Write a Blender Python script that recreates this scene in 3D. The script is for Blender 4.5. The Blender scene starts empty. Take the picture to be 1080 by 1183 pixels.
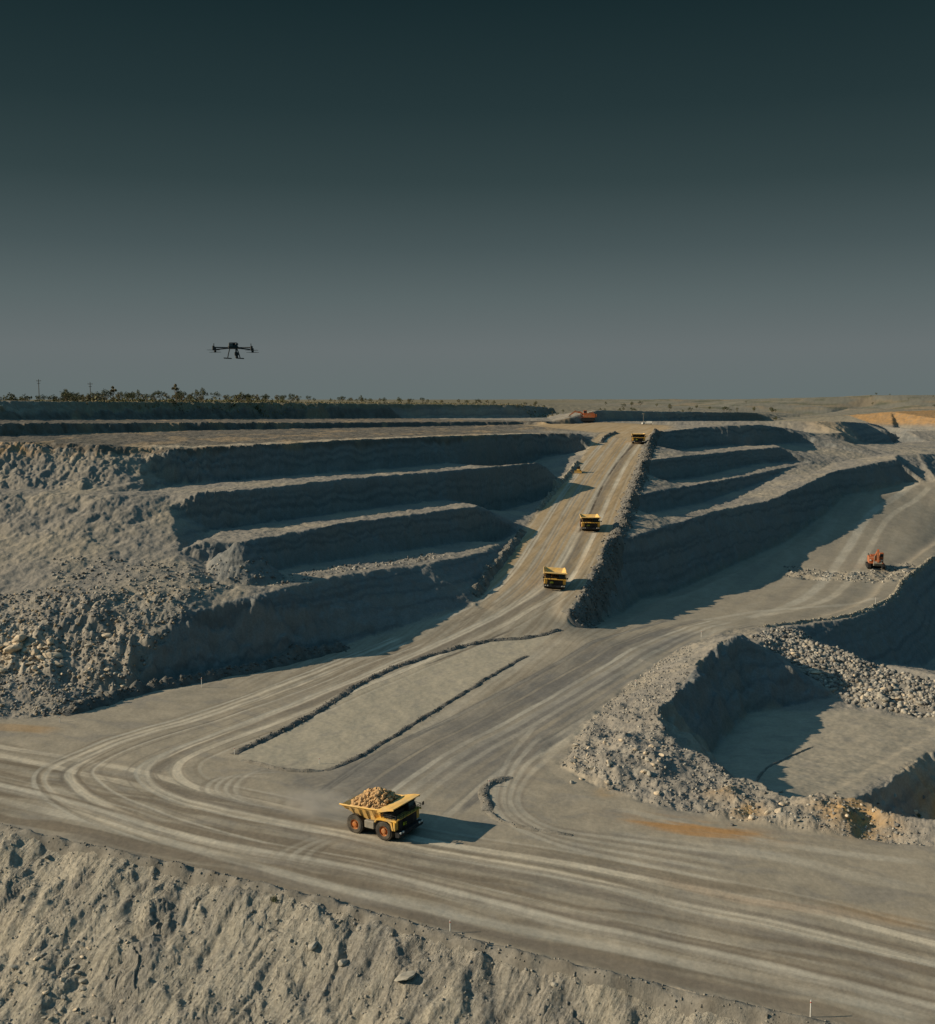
import bpy, bmesh, math, random
import numpy as np
from mathutils import Vector, Matrix
from mathutils.geometry import delaunay_2d_cdt
random.seed(7); rng = np.random.default_rng(7)
scene = bpy.context.scene
COL = scene.collection
R = math.radians

# ------------------------------------------------------------------ camera
CAM_H, F_PX, CX, CY, HOR = 90.0, 1250.0, 540.0, 591.5, 461.0
PITCH = math.atan((CY - HOR) / F_PX)
SP, CP = math.sin(PITCH), math.cos(PITCH)
cam_d = bpy.data.cameras.new('camera'); cam = bpy.data.objects.new('camera', cam_d); COL.objects.link(cam)
cam.location = (0, 0, CAM_H); cam.rotation_euler = (math.pi / 2 - PITCH, 0, 0)
cam_d.sensor_fit = 'HORIZONTAL'; cam_d.sensor_width = 36.0; cam_d.lens = F_PX / 1080 * 36
cam_d.clip_start = 1.0; cam_d.clip_end = 30000
scene.camera = cam

def ray(px, py):
    u, v = (px - CX) / F_PX, (py - CY) / F_PX
    return np.array([u, CP - v * SP, -SP - v * CP])
def wp(px, py, z):
    d = ray(px, py); t = (z - CAM_H) / d[2]
    return (d[0] * t, d[1] * t, z)
def rampz(y):
    a = 12.0
    z = .148 * a * np.log1p(np.exp(np.clip((np.asarray(y, float) - 379) / a, -40, 40)))
    z = np.where(np.asarray(y) > 379 + 40 * a, .148 * (np.asarray(y, float) - 379), z)
    return 66.5 - 3.0 * np.log1p(np.exp(np.clip((66.5 - z) / 3.0, -30, 30))) if False else -3.0 * np.logaddexp(-z / 3.0, -66.5 / 3.0)
def wr(px, py):                       # where a view ray meets the ramp
    d = ray(px, py); lo, hi = 100.0, 2000.0
    for _ in range(60):
        m = (lo + hi) / 2; t = m / d[1]
        if CAM_H + d[2] * t > rampz(m): lo = m
        else: hi = m
    t = m / d[1]; return (d[0] * t, m, float(rampz(m)))

# ------------------------------------------------------------------ terrain break lines (surveyed off the photograph)
LINES = []
def line(pts):
    out = []
    for p in pts:
        if len(p) == 2: q = wr(*p)
        else: q = wp(*p)
        out.append(q)
    LINES.append(out); return out
def wline(pts): LINES.append([tuple(p) for p in pts]); return LINES[-1]
def offset(l, dist, zf, ends=True):
    """line shifted to its right-hand side in plan"""
    n = len(l); out = []
    for i, p in enumerate(l):
        a = np.array(l[max(i - 1, 0)][:2]); b = np.array(l[min(i + 1, n - 1)][:2])
        t = b - a; t /= np.linalg.norm(t) + 1e-9
        nrm = np.array([t[1], -t[0]])
        k = dist(i, p) if callable(dist) else dist
        q = np.array(p[:2]) + nrm * k
        out.append((q[0], q[1], zf(q[0], q[1], p) if callable(zf) else zf))
    return out

# foreground embankment
fg = line([(-500, 842, 0), (-150, 922, 0), (0, 958, 0), (200, 1002, 0), (400, 1050, 0), (560, 1095, 0), (700, 1130, 0), (940, 1184, 0), (1200, 1243, 0)])
wline(offset(fg, 45, -34)); wline(offset(fg, 150, -110))
# left rubble toe / wall D toe / ramp left edge
line([(-500, 845, 0), (-200, 838, 0), (0, 830, 0), (60, 828, 0), (120, 812, 0), (165, 794, 0), (230, 782, 0), (300, 770, 0), (400, 745), (470, 722), (547, 697),
      (566, 668), (585, 642), (603, 614), (614, 597), (637, 571), (656, 548), (673, 526), (682, 510), (689, 502.5), (700, 499)])
# the left benches: crests surveyed, the toe of each wall steep below its crest on the level of the ledge beneath
def toe_of(l, below, k, i0=0, i1=None, drop=0):
    bz = np.array(below)
    def zb(x, y):
        j = np.argsort(np.hypot(bz[:, 0] - x, bz[:, 1] - y))[:2]; return float(bz[j, 2].mean())
    t = offset(l, lambda i, p: k * max(1.0, p[2] - zb(p[0], p[1])), lambda x, y, p: min(zb(x, y) + .4, p[2]))
    for i in range(len(t) - drop, len(t)): t[i] = (t[i][0], t[i][1], min(t[i][2], float(rampz(t[i][1])) - 4.5))
    LINES.append(t[i0:i1]); return t
toeD = wp(165, 794, 0)
D = line([(-300, 728, 15), (0, 731, 15), (60, 736, 14), (110, 738, 13), (178, 735, 14), (205, 715, 17.5), (230, 706, 19), (300, 687, 21.8), (350, 675, 22.3), (400, 663, 22.8),
          (480, 653, 22), (530, 644, 21.8), (556, 638, 21), (580, 626, 22.4)])
line([(-300, 778, 5.5), (0, 776, 6), (60, 783, 4.5)])
_tc = line([(-300, 690, 23), (0, 690, 23), (100, 688, 24), (200, 681, 25), (262, 673, 24.6), (283, 668, 23.2)]); LINES.remove(_tc)
C = line([(-300, 619, 37.5), (0, 621, 37), (100, 625, 36), (170, 640, 32), (205, 637, 32.5), (235, 625, 35.5), (262, 626, 35), (290, 624, 35), (330, 617, 35.3), (365, 610, 36.4), (400, 604, 36.7), (480, 594, 36.8), (520, 589, 37), (553, 584.5, 37)])
tC = toe_of(C, D[5:], .55, 8, None, 1)
B = line([(-300, 567, 51.5), (0, 569, 51.5), (60, 570, 51), (120, 572, 50.5), (195, 573, 49.4), (240, 569, 50.8), (290, 565, 50.9), (340, 560, 51.3), (400, 553, 52.0), (450, 549, 51.9), (500, 545.3, 51.7), (560, 540.3, 52.1), (622, 534.3, 53)])
tB = toe_of(B, C[4:], .55, 5, None, 2)
A = line([(-300, 506, 72), (0, 510, 71), (60, 511, 70.3), (110, 513, 69.5), (150, 516, 68), (162, 521, 66), (200, 519, 66.7), (250, 516.5, 67.2), (330, 512.5, 67.8), (400, 508.5, 68.4), (450, 506.5, 68.3), (500, 504.5, 68.2), (560, 502.5, 67.5), (620, 501, 66), (668, 500, 66.2)])
tA = toe_of(A, B[3:], .55, 6, None, 3)
_l = line([(-300, 563, 52), (0, 565, 52), (60, 566, 51.5), (120, 568, 51), (166, 567, 50.5)]); LINES.remove(_l)
LINES.remove(tA[6:]); wline(_l + tA[6:])
wline([C[4], tB[5]])
wline([A[5], _l[-1]]); wline([B[4], C[4]]); wline([D[4], toeD]); wline([C[6], _tc[-1]])
LINES.remove(tC[8:]); wline(_tc + tC[8:])
#LEFT
# far left benches
W2 = line([(-300, 488, 80), (0, 489.5, 77.5), (200, 488.5, 74.8), (400, 488, 72.3), (560, 487, 70.6), (640, 487, 69.6)])
wline(offset(W2, 4, lambda x, y, p: p[2] - float(np.interp(y, [500, 950], [6.5, 3.2]))))
W1 = line([(-300, 462, 89.6), (0, 463.3, 88.86), (100, 463.8, 88.4), (200, 464.5, 87.76), (300, 465.2, 87), (400, 466, 86.16), (560, 467.5, 84.4), (600, 468, 83.8), (640, 471.5, 79)])
wline(offset(W1, lambda i, p: 11 if i < 8 else 3, lambda x, y, p: float(np.interp(y, [500, 612, 785, 945, 1065, 1110, 1200], [81, 78.5, 75.6, 73, 71.3, 71, 71]))))
# ramp right edge -> crest of the big right wall -> far end
FR = [(752, 503), (745, 512), (742, 525), (735, 545), (724, 575), (712, 604)]
line(FR)
c4 = line([(640, 727), (655, 712), (672, 690), (690, 655), (704, 626), (735, 619, 22.3), (828, 590, 24.3), (887, 579, 26), (939, 556, 33.5), (961, 545, 37), (1020, 533, 42.5), (1036, 530, 44)])
def floorz(y): return float(np.interp(y, [400, 430, 480, 520, 635, 735, 800, 900, 1000], [0, -1, -5, -6, -4, 13, 22, 31, 36]))
t4 = offset(c4[1:], lambda i, p: max(2.0, (p[2] - floorz(p[1])) * .62), lambda x, y, p: min(floorz(y), p[2]))
wline(t4)
R3 = c4[6:]
line([(936, 548, 35), (961, 535, 40), (1028, 524, 45)])
R2 = line([(733, 572.5, 36), (760, 567.5, 36), (800, 560.5, 36.3), (864, 549.5, 36.8), (922, 536.5, 40.3), (940, 534, 41.5)])
R1 = line([(754, 530.5, 51.2), (800, 526, 51.3), (831, 522.8, 51.4), (870, 519, 52.1), (902, 516, 53.2)])
R0 = line([(757, 499, 66), (768, 498, 66.2), (818, 493, 68.2), (855, 491, 69.3), (880, 490.8, 69), (905, 494, 66), (935, 505, 58)])
toe_of(R2, R3, .6); toe_of(R1, R2, .6); toe_of(R0, R1, .6)
# grey road / right floor
line([(430, 783, 0), (500, 757, .6), (600, 741, 1.2), (640, 735, .6), (690, 727, -.5), (780, 714, -4)])
# dark slope on the far right of the floor
c5 = line([(1200, 575, 8), (1120, 610, 2), (1080, 643, -3), (1060, 660, -4.5), (1045, 672, -5), (1036, 690, -5), (1010, 705, -4), (975, 716, -3), (930, 722, -2), (880, 728, -1), (862, 729.5, -.5)])
_rv = list(reversed(c5)); _t = offset(_rv, lambda i, p: (2, 3, 8, 14, 20)[i] if i < 5 else 22, -30.0)
wline([(q[0], q[1], (-1, -2.5, -9, -19, -27)[i] if i < 5 else -30) for i, q in enumerate(_t)][2:]); wline(offset(_rv[5:], lambda i, p: 75, -31.0)[1:])
# rubble ridge
_rg = line([(900, 735, -1), (960, 748, -4), (1020, 768, -5), (1080, 790, -6), (1200, 830, -6)])
wline(offset(_rg[1:], -9, -15.0)[0:1] + offset(_rg[1:], -14, -24.0)[1:])
line([(872, 745, 2), (905, 762, -3), (945, 790, -7.5), (985, 818, -11), (1080, 832, -11), (1200, 850, -11)])
# rim of the small pit
k = line([(852, 731, 10.5), (820, 752, 8), (795, 783, 6), (772, 812, 5), (768, 838, 4.5), (785, 862, 3), (830, 884, 1.8), (862, 900, 1.4), (900, 920, 1.6), (940, 916, 3.5), (985, 923, 3), (1012, 932, 2), (1050, 943, 2), (1085, 949, 2), (1200, 965, 2)])
wline(offset(list(reversed(k[:10])), lambda i, p: -12 if False else (-1) * (p[2] + 8) * .8, -8)) if False else None
kt = offset(k[1:10], lambda i, p: -(p[2] + 11) * (.7 if i < 3 else 1.1), lambda x, y, p: -11 if y > 285 else -9); wline(kt)
line([(648, 886, 0), (668, 850, 0), (690, 822, 0), (745, 775, 0), (800, 742, 0), (845, 727, -.5)])
line([(655, 889, 0), (700, 912, 0), (760, 930, 0), (840, 946, 0), (920, 958, 0), (1000, 967, 0), (1080, 979, 0), (1200, 997, 0)])
line([(690, 872, 4), (735, 855, 4.6), (768, 850, 4.2)])
sp = line([(1003, 919, -10), (1040, 892, -11), (1080, 868, -11), (1200, 800, -11)])
wline(offset(sp, 14, -30))
# behind the right block
W3 = line([(690, 474, 79.5), (780, 475.5, 76.5), (880, 477, 72), (960, 478, 68)])
wline(offset(W3, 7, lambda x, y, p: p[2] - 10.5))
line([(690, 489, 69.3), (760, 492, 67)])
line([(926, 500, 60), (950, 501, 60), (974, 500, 60.5), (985, 513, 51), (1040, 512, 44)])
line([(935, 487, 69.5), (972, 487, 69.2), (1005, 489, 64), (1040, 497, 55)])
line([(1060, 511, 47), (1100, 508, 49)])
line([(1036, 525, 46), (1060, 524.5, 46), (1100, 524, 45), (1200, 522, 45)]); line([(1042, 556, 27.5), (1070, 557, 27), (1100, 560, 26), (1200, 566, 25)])
line([(1012, 497, 58), (1080, 498, 57), (1200, 500, 57)]); line([(1030, 476, 74.5), (1080, 474, 75.5), (1200, 472, 76)])
# far hills and plain
line([(640, 476, 73), (610, 486.5, 70.5)])
for px, py, dd in []: pass
for pts in ([(100, 2300, 84), (300, 2300, 86.5), (500, 2250, 88), (640, 2200, 90.5), (700, 1900, 94.5), (800, 1880, 96), (950, 1900, 99), (1200, 2000, 102)],
            [(350, 1750, 76), (560, 1600, 75.5), (700, 1560, 75), (950, 1500, 75), (1300, 1400, 76)],
            [(300, 2900, 84), (700, 2700, 84), (1300, 2700, 84)], [(-900, 1500, 86), (0, 1500, 84.5), (150, 1500, 82)],
            [(-3000, 3500, 84), (3000, 3500, 84)], [(-9000, 11000, 84.5), (9000, 11000, 84.5)], [(-9000, 0, 84), (-2000, 600, 86)], [(9000, 0, 70)], [(-700, -50, -110), (700, -50, -110)], [(-700, 200, 0)], [(700, 200, -11)], [(700, 450, -30)],
            [(-600, 450, 50)]):
    wline(pts)

def densify(l, step):
    out = [l[0]]
    for a, b in zip(l[:-1], l[1:]):
        n = max(1, int(math.hypot(b[0] - a[0], b[1] - a[1]) / step))
        for i in range(1, n + 1):
            f = i / n; out.append(tuple(a[j] + (b[j] - a[j]) * f for j in range(3)))
    return out
V, E = [], []
for l in LINES:
    d = densify(l, 9 if abs(l[0][0]) < 1500 and max(p[1] for p in l) < 1400 else 200)
    b = len(V); V += d; E += [(b + i, b + i + 1) for i in range(len(d) - 1)]
# ramp and road carry their own surface
for y in range(300, 830, 14):
    for px in (0,):
        pass
def lerp_edge(pts, y):
    xs = sorted((q[1], q[0]) for q in pts); return np.interp(y, [a for a, _ in xs], [b for _, b in xs])
_left = [wr(*p) for p in [(547, 697), (566, 668), (585, 642), (603, 614), (614, 597), (637, 571), (656, 548), (673, 526), (682, 510)]]
_right = [wr(*p) for p in [(640, 727), (655, 712), (672, 690), (690, 655), (703, 625), (712, 606), (724, 575), (735, 545), (742, 525), (745, 512), (752, 503)]]
for y in range(440, 830, 14):
    xl, xr = lerp_edge(_left, y) + 3, lerp_edge(_right, y) - 3
    for f in (0, .33, .66, 1): V.append((xl + (xr - xl) * f, y, float(rampz(y))))
res = delaunay_2d_cdt([Vector(p[:2]) for p in V], E, [], 0, 1e-3)
tv = np.array([[p.x, p.y] for p in res[0]]); tf = np.array([list(f) for f in res[2]])
tz = np.zeros(len(tv)); va = np.array(V)
for i, orig in enumerate(res[3]):
    if orig: tz[i] = np.mean([V[j][2] for j in orig])
    else:
        dd = np.hypot(va[:, 0] - tv[i, 0], va[:, 1] - tv[i, 1]); j = np.argsort(dd)[:3]; w = 1 / (dd[j] + .01)
        tz[i] = (va[j, 2] * w).sum() / w.sum()
def raster(x0, x1, y0, y1, step):
    nx, ny = int((x1 - x0) / step) + 1, int((y1 - y0) / step) + 1
    g = np.full((ny, nx), np.nan, np.float32)
    for t in tf:
        p = tv[t]; z = tz[t]
        i0, i1 = int(math.floor((p[:, 0].min() - x0) / step)), int(math.ceil((p[:, 0].max() - x0) / step))
        j0, j1 = int(math.floor((p[:, 1].min() - y0) / step)), int(math.ceil((p[:, 1].max() - y0) / step))
        i0, j0, i1, j1 = max(i0, 0), max(j0, 0), min(i1, nx - 1), min(j1, ny - 1)
        if i0 > i1 or j0 > j1: continue
        X, Y = np.meshgrid(x0 + step * np.arange(i0, i1 + 1), y0 + step * np.arange(j0, j1 + 1))
        (ax, ay), (bx, by), (cx, cy) = p
        det = (by - cy) * (ax - cx) + (cx - bx) * (ay - cy)
        if abs(det) < 1e-9: continue
        l0 = ((by - cy) * (X - cx) + (cx - bx) * (Y - cy)) / det
        l1 = ((cy - ay) * (X - cx) + (ax - cx) * (Y - cy)) / det
        l2 = 1 - l0 - l1
        m = (l0 > -1e-6) & (l1 > -1e-6) & (l2 > -1e-6)
        sub = g[j0:j1 + 1, i0:i1 + 1]; sub[m] = (l0 * z[0] + l1 * z[1] + l2 * z[2])[m]
    bad = np.isnan(g); g[bad] = 80.0
    return g
NEAR = (-560.0, 620.0, -20.0, 1420.0, 1.0)
FAR = (-8800.0, 8800.0, 0.0, 10900.0, 20.0)
gN, gF = raster(*NEAR), raster(*FAR)
_gx, _gy = np.meshgrid(NEAR[0] + NEAR[4] * np.arange(gN.shape[1]), NEAR[2] + NEAR[4] * np.arange(gN.shape[0]))
gN = np.maximum(gN, (37.3 - .82 * np.hypot(_gx + 86, _gy - 401)).astype(np.float32))          # the cone of spoil at the bench corner
gN = np.maximum(gN, np.where((_gx > 20) & (_gx < 110) & (_gy < 330), 5.5 - .5 * np.hypot(_gx - 42, (_gy - 268) * .8), -99).astype(np.float32))
def bil(g, spec, x, y):
    x0, x1, y0, y1, s = spec
    u = np.clip((x - x0) / s, 0, g.shape[1] - 1.001); v = np.clip((y - y0) / s, 0, g.shape[0] - 1.001)
    i, j = u.astype(int), v.astype(int); fu, fv = u - i, v - j
    return (g[j, i] * (1 - fu) + g[j, i + 1] * fu) * (1 - fv) + (g[j + 1, i] * (1 - fu) + g[j + 1, i + 1] * fu) * fv
def baseH(x, y):
    x, y = np.asarray(x, float), np.asarray(y, float)
    inn = np.clip(np.minimum.reduce([(x - NEAR[0]), (NEAR[1] - x), (y - NEAR[2]), (NEAR[3] - y)]) / 15, 0, 1)
    return bil(gN, NEAR, x, y) * inn + bil(gF, FAR, x, y) * (1 - inn)
def ground(px, py, far=3000):
    """first point of the terrain a view ray meets"""
    d = ray(px, py); t = np.linspace(80, far, 9000) / d[1]
    h = baseH(d[0] * t, d[1] * t) - (CAM_H + d[2] * t)
    i = int(np.argmax(h > 0)) if (h > 0).any() else len(t) - 1
    return Vector((d[0] * t[i], d[1] * t[i], float(baseH(d[0] * t[i], d[1] * t[i]))))
#PART2
# ------------------------------------------------------------------ noise
def _hash(i, j, k=0):
    with np.errstate(over='ignore'):
        n = i * np.uint32(374761393) + j * np.uint32(668265263) + np.uint32((k * 1274126177) & 0xffffffff)
        n = (n ^ (n >> np.uint32(13))) * np.uint32(1274126177)
        n = (n ^ (n >> np.uint32(16))) * np.uint32(2246822519)
    return ((n ^ (n >> np.uint32(15))) & np.uint32(0xffffff)).astype(np.float32) / np.float32(0xffffff)
def _cell(x):
    f = np.floor(x); return f.astype(np.int32).view(np.uint32), (x - f).astype(np.float32)
def noise(x, y, k=0):
    x, y = np.broadcast_arrays(np.asarray(x, np.float32), np.asarray(y, np.float32)); shp = x.shape
    (i, fx), (j, fy) = _cell(np.ascontiguousarray(x).ravel()), _cell(np.ascontiguousarray(y).ravel())
    u, v = fx * fx * fx * (fx * (fx * 6 - 15) + 10), fy * fy * fy * (fy * (fy * 6 - 15) + 10)
    def g(a, b):
        h = _hash(i + np.uint32(a), j + np.uint32(b), k) * np.float32(6.2831853)
        return np.cos(h) * (fx - a) + np.sin(h) * (fy - b)
    n0 = g(0, 0); n0 += (g(1, 0) - n0) * u; n1 = g(0, 1); n1 += (g(1, 1) - n1) * u
    return ((n0 + (n1 - n0) * v) * np.float32(1.5)).reshape(shp)
def fbm(x, y, k=0, o=4, gain=.5):
    r, a, t = 0, 1.0, 0
    for q in range(o):
        r = r + a * noise(x, y, k + q * 17); t += a; a *= gain; x = x * 2.03 + 3.1; y = y * 2.03 + 7.7
    return r / t
def cells(x, y, k=0):
    """distance to the nearest and the second feature point, and the nearest cell's own random value"""
    x, y = np.asarray(x, np.float32), np.asarray(y, np.float32)
    (i, fx), (j, fy) = _cell(x), _cell(y)
    f1 = np.full(x.shape, 9., np.float32); f2 = f1.copy(); val = np.zeros(x.shape, np.float32)
    for a in (-1, 0, 1):
        for b in (-1, 0, 1):
            ci, cj = i + np.uint32(a & 0xffffffff), j + np.uint32(b & 0xffffffff)
            d = np.hypot(a + _hash(ci, cj, k) - fx, b + _hash(ci, cj, k + 5) - fy)
            v = _hash(ci, cj, k + 9); n = d < f1
            f2 = np.where(n, f1, np.minimum(f2, d)); val = np.where(n, v, val); f1 = np.where(n, d, f1)
    return f1, f2, val
def only(m, f):
    """evaluate f on the vertices a mask covers, zero elsewhere"""
    i = m > .01; out = np.zeros(m.shape, np.float32); out[i] = f(X[i], Y[i], i) * m[i]; return out
def smooth(a, lo, hi):
    t = np.clip((a - lo) / (hi - lo), 0, 1); return t * t * (3 - 2 * t)

# ------------------------------------------------------------------ zones, as soft masks on the survey raster
x0, x1, y0, y1, st = NEAR
gx = x0 + st * np.arange(gN.shape[1]); gy = y0 + st * np.arange(gN.shape[0]); GX, GY = np.meshgrid(gx, gy)
def polymask(poly, blur=2):
    p = [(q[0], q[1]) for q in poly]
    xa, xb = min(q[0] for q in p), max(q[0] for q in p); ya, yb = min(q[1] for q in p), max(q[1] for q in p)
    i0, i1 = max(int(xa - x0) - 1, 0), min(int(xb - x0) + 2, len(gx)); j0, j1 = max(int(ya - y0) - 1, 0), min(int(yb - y0) + 2, len(gy))
    out = np.zeros_like(gN)
    X, Y = GX[j0:j1, i0:i1], GY[j0:j1, i0:i1]; m = np.zeros(X.shape, bool)
    for (ax, ay), (bx, by) in zip(p, p[1:] + p[:1]):
        c = ((ay > Y) != (by > Y)) & (X < (bx - ax) * (Y - ay) / ((by - ay) + 1e-12) + ax)
        m ^= c
    out[j0:j1, i0:i1] = m
    return box(out, blur)
def box(a, r, n=2):
    for _ in range(n):
        for ax in (0, 1):
            if r < 1: continue
            c = np.cumsum(np.pad(a, [(r + 1, r) if q == ax else (0, 0) for q in (0, 1)], mode='edge'), axis=ax, dtype=np.float64)
            n_ = a.shape[ax]
            a = (np.take(c, range(2 * r + 1, 2 * r + 1 + n_), ax) - np.take(c, range(0, n_), ax)) / (2 * r + 1)
    return a.astype(np.float32)
def W(pts): return [wr(*p) if len(p) == 2 else wp(*p) for p in pts]
P_left = W([(-500, 845, 0), (-200, 838, 0), (0, 831, 0), (60, 829, 0), (120, 814, 0), (165, 797, 0), (230, 785, 0), (300, 773, 0), (400, 748), (470, 725), (550, 699), (569, 668), (588, 642), (606, 614), (617, 597), (640, 571), (659, 548), (675, 526), (684, 510), (691, 502), (702, 499)])
P_fr = W([(752, 502), (744, 512), (740, 525), (733, 545), (722, 575), (710, 606), (700, 625), (687, 655), (669, 690), (652, 712)])
P_rim = W([(648, 886, 0), (668, 850, 0), (690, 822, 0), (745, 775, 0), (800, 742, 0), (845, 727, -.5)])
P_rim2 = W([(1200, 997, 0), (1080, 979, 0), (1000, 967, 0), (920, 958, 0), (840, 946, 0), (760, 930, 0), (700, 912, 0), (655, 889, 0)])
road_poly = [(q[0] + .5, q[1] + 1.5) for q in fg] + P_rim2 + P_rim + W([(800, 726, -3), (740, 722, -2.5), (690, 722, -1)]) + list(reversed(P_fr)) + list(reversed(P_left))
M_road = polymask(road_poly, 1)
top_poly = W([(690, 500), (702, 499), (752, 502), (775, 496, 66.5), (770, 489, 68), (640, 488, 69), (600, 490, 68.5)])
M_road = np.maximum(M_road, polymask(top_poly, 3))
floor_poly = list(t4) + W([(1200, 560, 27), (1200, 580, 8), (1120, 613, 2), (1075, 645, -3), (1055, 662, -4.5), (1040, 673, -5), (1031, 690, -5), (1005, 703, -4), (975, 713, -3), (930, 719, -2), (845, 727, -.5), (800, 728, -3), (690, 722, -1)])
M_floor = polymask(floor_poly, 2)
pit_poly = list(kt) + W([(1000, 912, -11), (1040, 886, -11), (1080, 862, -11), (1200, 795, -11), (1200, 852, -11), (1080, 834, -11), (985, 820, -11)])
M_pit = polymask(pit_poly, 2)
_c = smooth(box(M_road, 6), .82, 1.0); gN = gN * (1 - _c) + box(gN, 9) * _c
_c = smooth(box(M_floor, 9), .8, 1.0); gN = gN * (1 - _c) + box(gN, 16) * _c
_c = smooth(box(M_pit, 5), .8, 1.0); gN = (gN * (1 - _c) + box(gN, 8) * _c).astype(np.float32)
bank_poly = [(q[0], q[1]) for q in fg] + [(300, -15), (-540, -15), (-540, 300)]
M_bank = polymask(bank_poly, 1)
M_rub = np.maximum.reduce([polymask(W([(-300, 700, 21), (0, 700, 21), (120, 700, 20), (178, 737, 14), (165, 792, 0), (120, 812, 0), (60, 827, 0), (-300, 838, 0)]), 2),
    polymask(W([(862, 731, 3), (880, 728, -1), (930, 724, -2), (960, 742, -5), (1020, 762, -6), (1080, 784, -7), (1200, 824, -7), (1200, 848, -11), (1080, 831, -11), (985, 817, -11), (945, 790, -7.5), (905, 762, -3)]), 1),
    polymask(P_rim2 + P_rim[:3] + list(k[2:]), 1),
    polymask(W([(905, 655, -4.6), (960, 660, -4.8), (1000, 662, -5), (1045, 650, -4), (1062, 655, -4), (1040, 672, -5), (980, 672, -5), (910, 668, -5)]), 2)])
M_talus = polymask(W([(-300, 621, 37.5), (0, 623, 37.5), (100, 627, 37), (170, 642, 33.5), (205, 639, 34), (262, 628, 36.5), (283, 668, 21.8), (200, 681, 21.8), (100, 688, 22), (-300, 690, 22)]), 2)
M_isle = polymask(W([(272, 873, 0), (300, 860, 0), (360, 827, 0), (430, 785, 0), (500, 759, .5), (560, 743, .8), (612, 737, 1), (640, 738, .5), (610, 757, 0), (560, 786, 0), (500, 823, 0), (430, 866, 0), (378, 889, 0), (330, 889, 0), (285, 880, 0)]), 1)

# ------------------------------------------------------------------ the terrain sheet: spacing grows with distance
pxs = np.concatenate([np.arange(-460, -40, 7.0), np.arange(-40, 1120, 1.0), np.arange(1120, 1540, 7.0)])
d_ = [112.0]
while d_[-1] < 10500:
    d = d_[-1]; d_.append(d + (.36 if d < 300 else .55 if d < 520 else .85 if d < 960 else 1.6 if d < 1500 else d * .012))
d_ = np.array(d_)
X = ((pxs - CX) / F_PX)[None, :] * d_[:, None]; Y = np.repeat(d_[:, None], len(pxs), 1); NY, NX = X.shape
X = X.astype(np.float64)
def rampx_(y): return np.interp(y, [300, 440, 550, 730, 790, 1200], [-60, 20, 50, 95, 110, 160])
def samp(m, x=X, y=Y): return bil(m, NEAR, x, y) * ((x > x0) & (x < x1) & (y < y1))
far = smooth(Y, 900, 1500)
roadv, floorv, pitv, bankv, rubv, talv, islev = [samp(m) for m in (M_road, M_floor, M_pit, M_bank, M_rub, M_talus, M_isle)]
flat = np.clip(roadv + floorv + pitv, 0, 1); rough = (1 - smooth(flat, .2, .9))
# crests and toes wander: warp where the surface is read, not on the roads
nw = (.25 + .75 * rough) * (1 - smooth(roadv, .3, .9)) * (Y < 1500) * (1 - .5 * smooth(Y, 360, 430) * (X > -125))
wx = only(nw, lambda x, y, i: fbm(x / 15, y / 15, 1, 3) * 4.2 + fbm(x / 3.6, y / 3.6, 2, 2) * 1.3)
wy = only(nw, lambda x, y, i: fbm(x / 15, y / 15, 3, 3) * 4.2 + fbm(x / 3.6, y / 3.6, 4, 2) * 1.3)
Zb = baseH(X, Y); Z = baseH(X + wx, Y + wy)
e = 1.5
sx = (baseH(X + e, Y) - baseH(X - e, Y)) / (2 * e); sy = (baseH(X, Y + e) - baseH(X, Y - e)) / (2 * e)
steep = smooth(np.hypot(sx, sy), .25, .8) * rough
near = (1 - smooth(Y, 1200, 2500)).astype(np.float32)
shady = smooth(-sx, .1, .5) * steep                 # faces that look away from the morning side weather smoother
# rough ground, chunks on steep faces, blocks in the rubble
Z += only(rough * near * (1 - .6 * shady) * (1 - .5 * talv), lambda x, y, i: fbm(x / 9, y / 9, 10, 4) * .75 + fbm(x / 2.4, y / 2.4, 11, 3) * .3)
def chunks(x, y, i):
    f1, f2, val = cells(x / 4.2 + wx[i] * .2, y / 4.2 + wy[i] * .2, 21); return (val - .5) * .8 + np.minimum(f2 - f1, .5) * .7 - .15
# gullies and broken upper faces on the lit side
lit = np.clip(talv * .16 + steep * smooth(-X, 60, 130) * smooth(sy, .15, .5), 0, 1) * (1 - bankv)
def gully(x, y, i):
    u = x + fbm(x / 12, y / 25, 31, 2) * 5
    return (np.abs(noise(u / 5.2, y / 26, 32)) - .3) * 1.5 + (np.abs(noise(u / 2.1, y / 12, 33)) - .3) * .7
Z += only(lit, gully)
Z += only(steep * near * (1 - bankv) * (1 - .5 * shady) * (1 - .85 * lit), chunks)
Z += only(lit, lambda x, y, i: (.3 - np.abs(noise(x / 3.4 + y / 9, y / 4.5 + Zb[i] / 4, 37))) * 1.5 + (.3 - np.abs(noise(x / 1.5 + y / 5, y / 2.2 + Zb[i] / 2, 38))) * .8)
upper = lit * np.clip(1 - talv, 0, 1) * smooth((Zb - 36) % 17.0, 7, 12)
def blocks(x, y, i):
    f1, f2, val = cells(x / 3.0 + wx[i] * .3, Zb[i] / 2.4, 35); return (val - .5) * .7 + np.minimum(f2 - f1, .2) * .6 + (np.abs(noise(x / 1.6, Zb[i] / 5, 36)) - .3) * .8
Z += only(upper, blocks)
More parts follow.
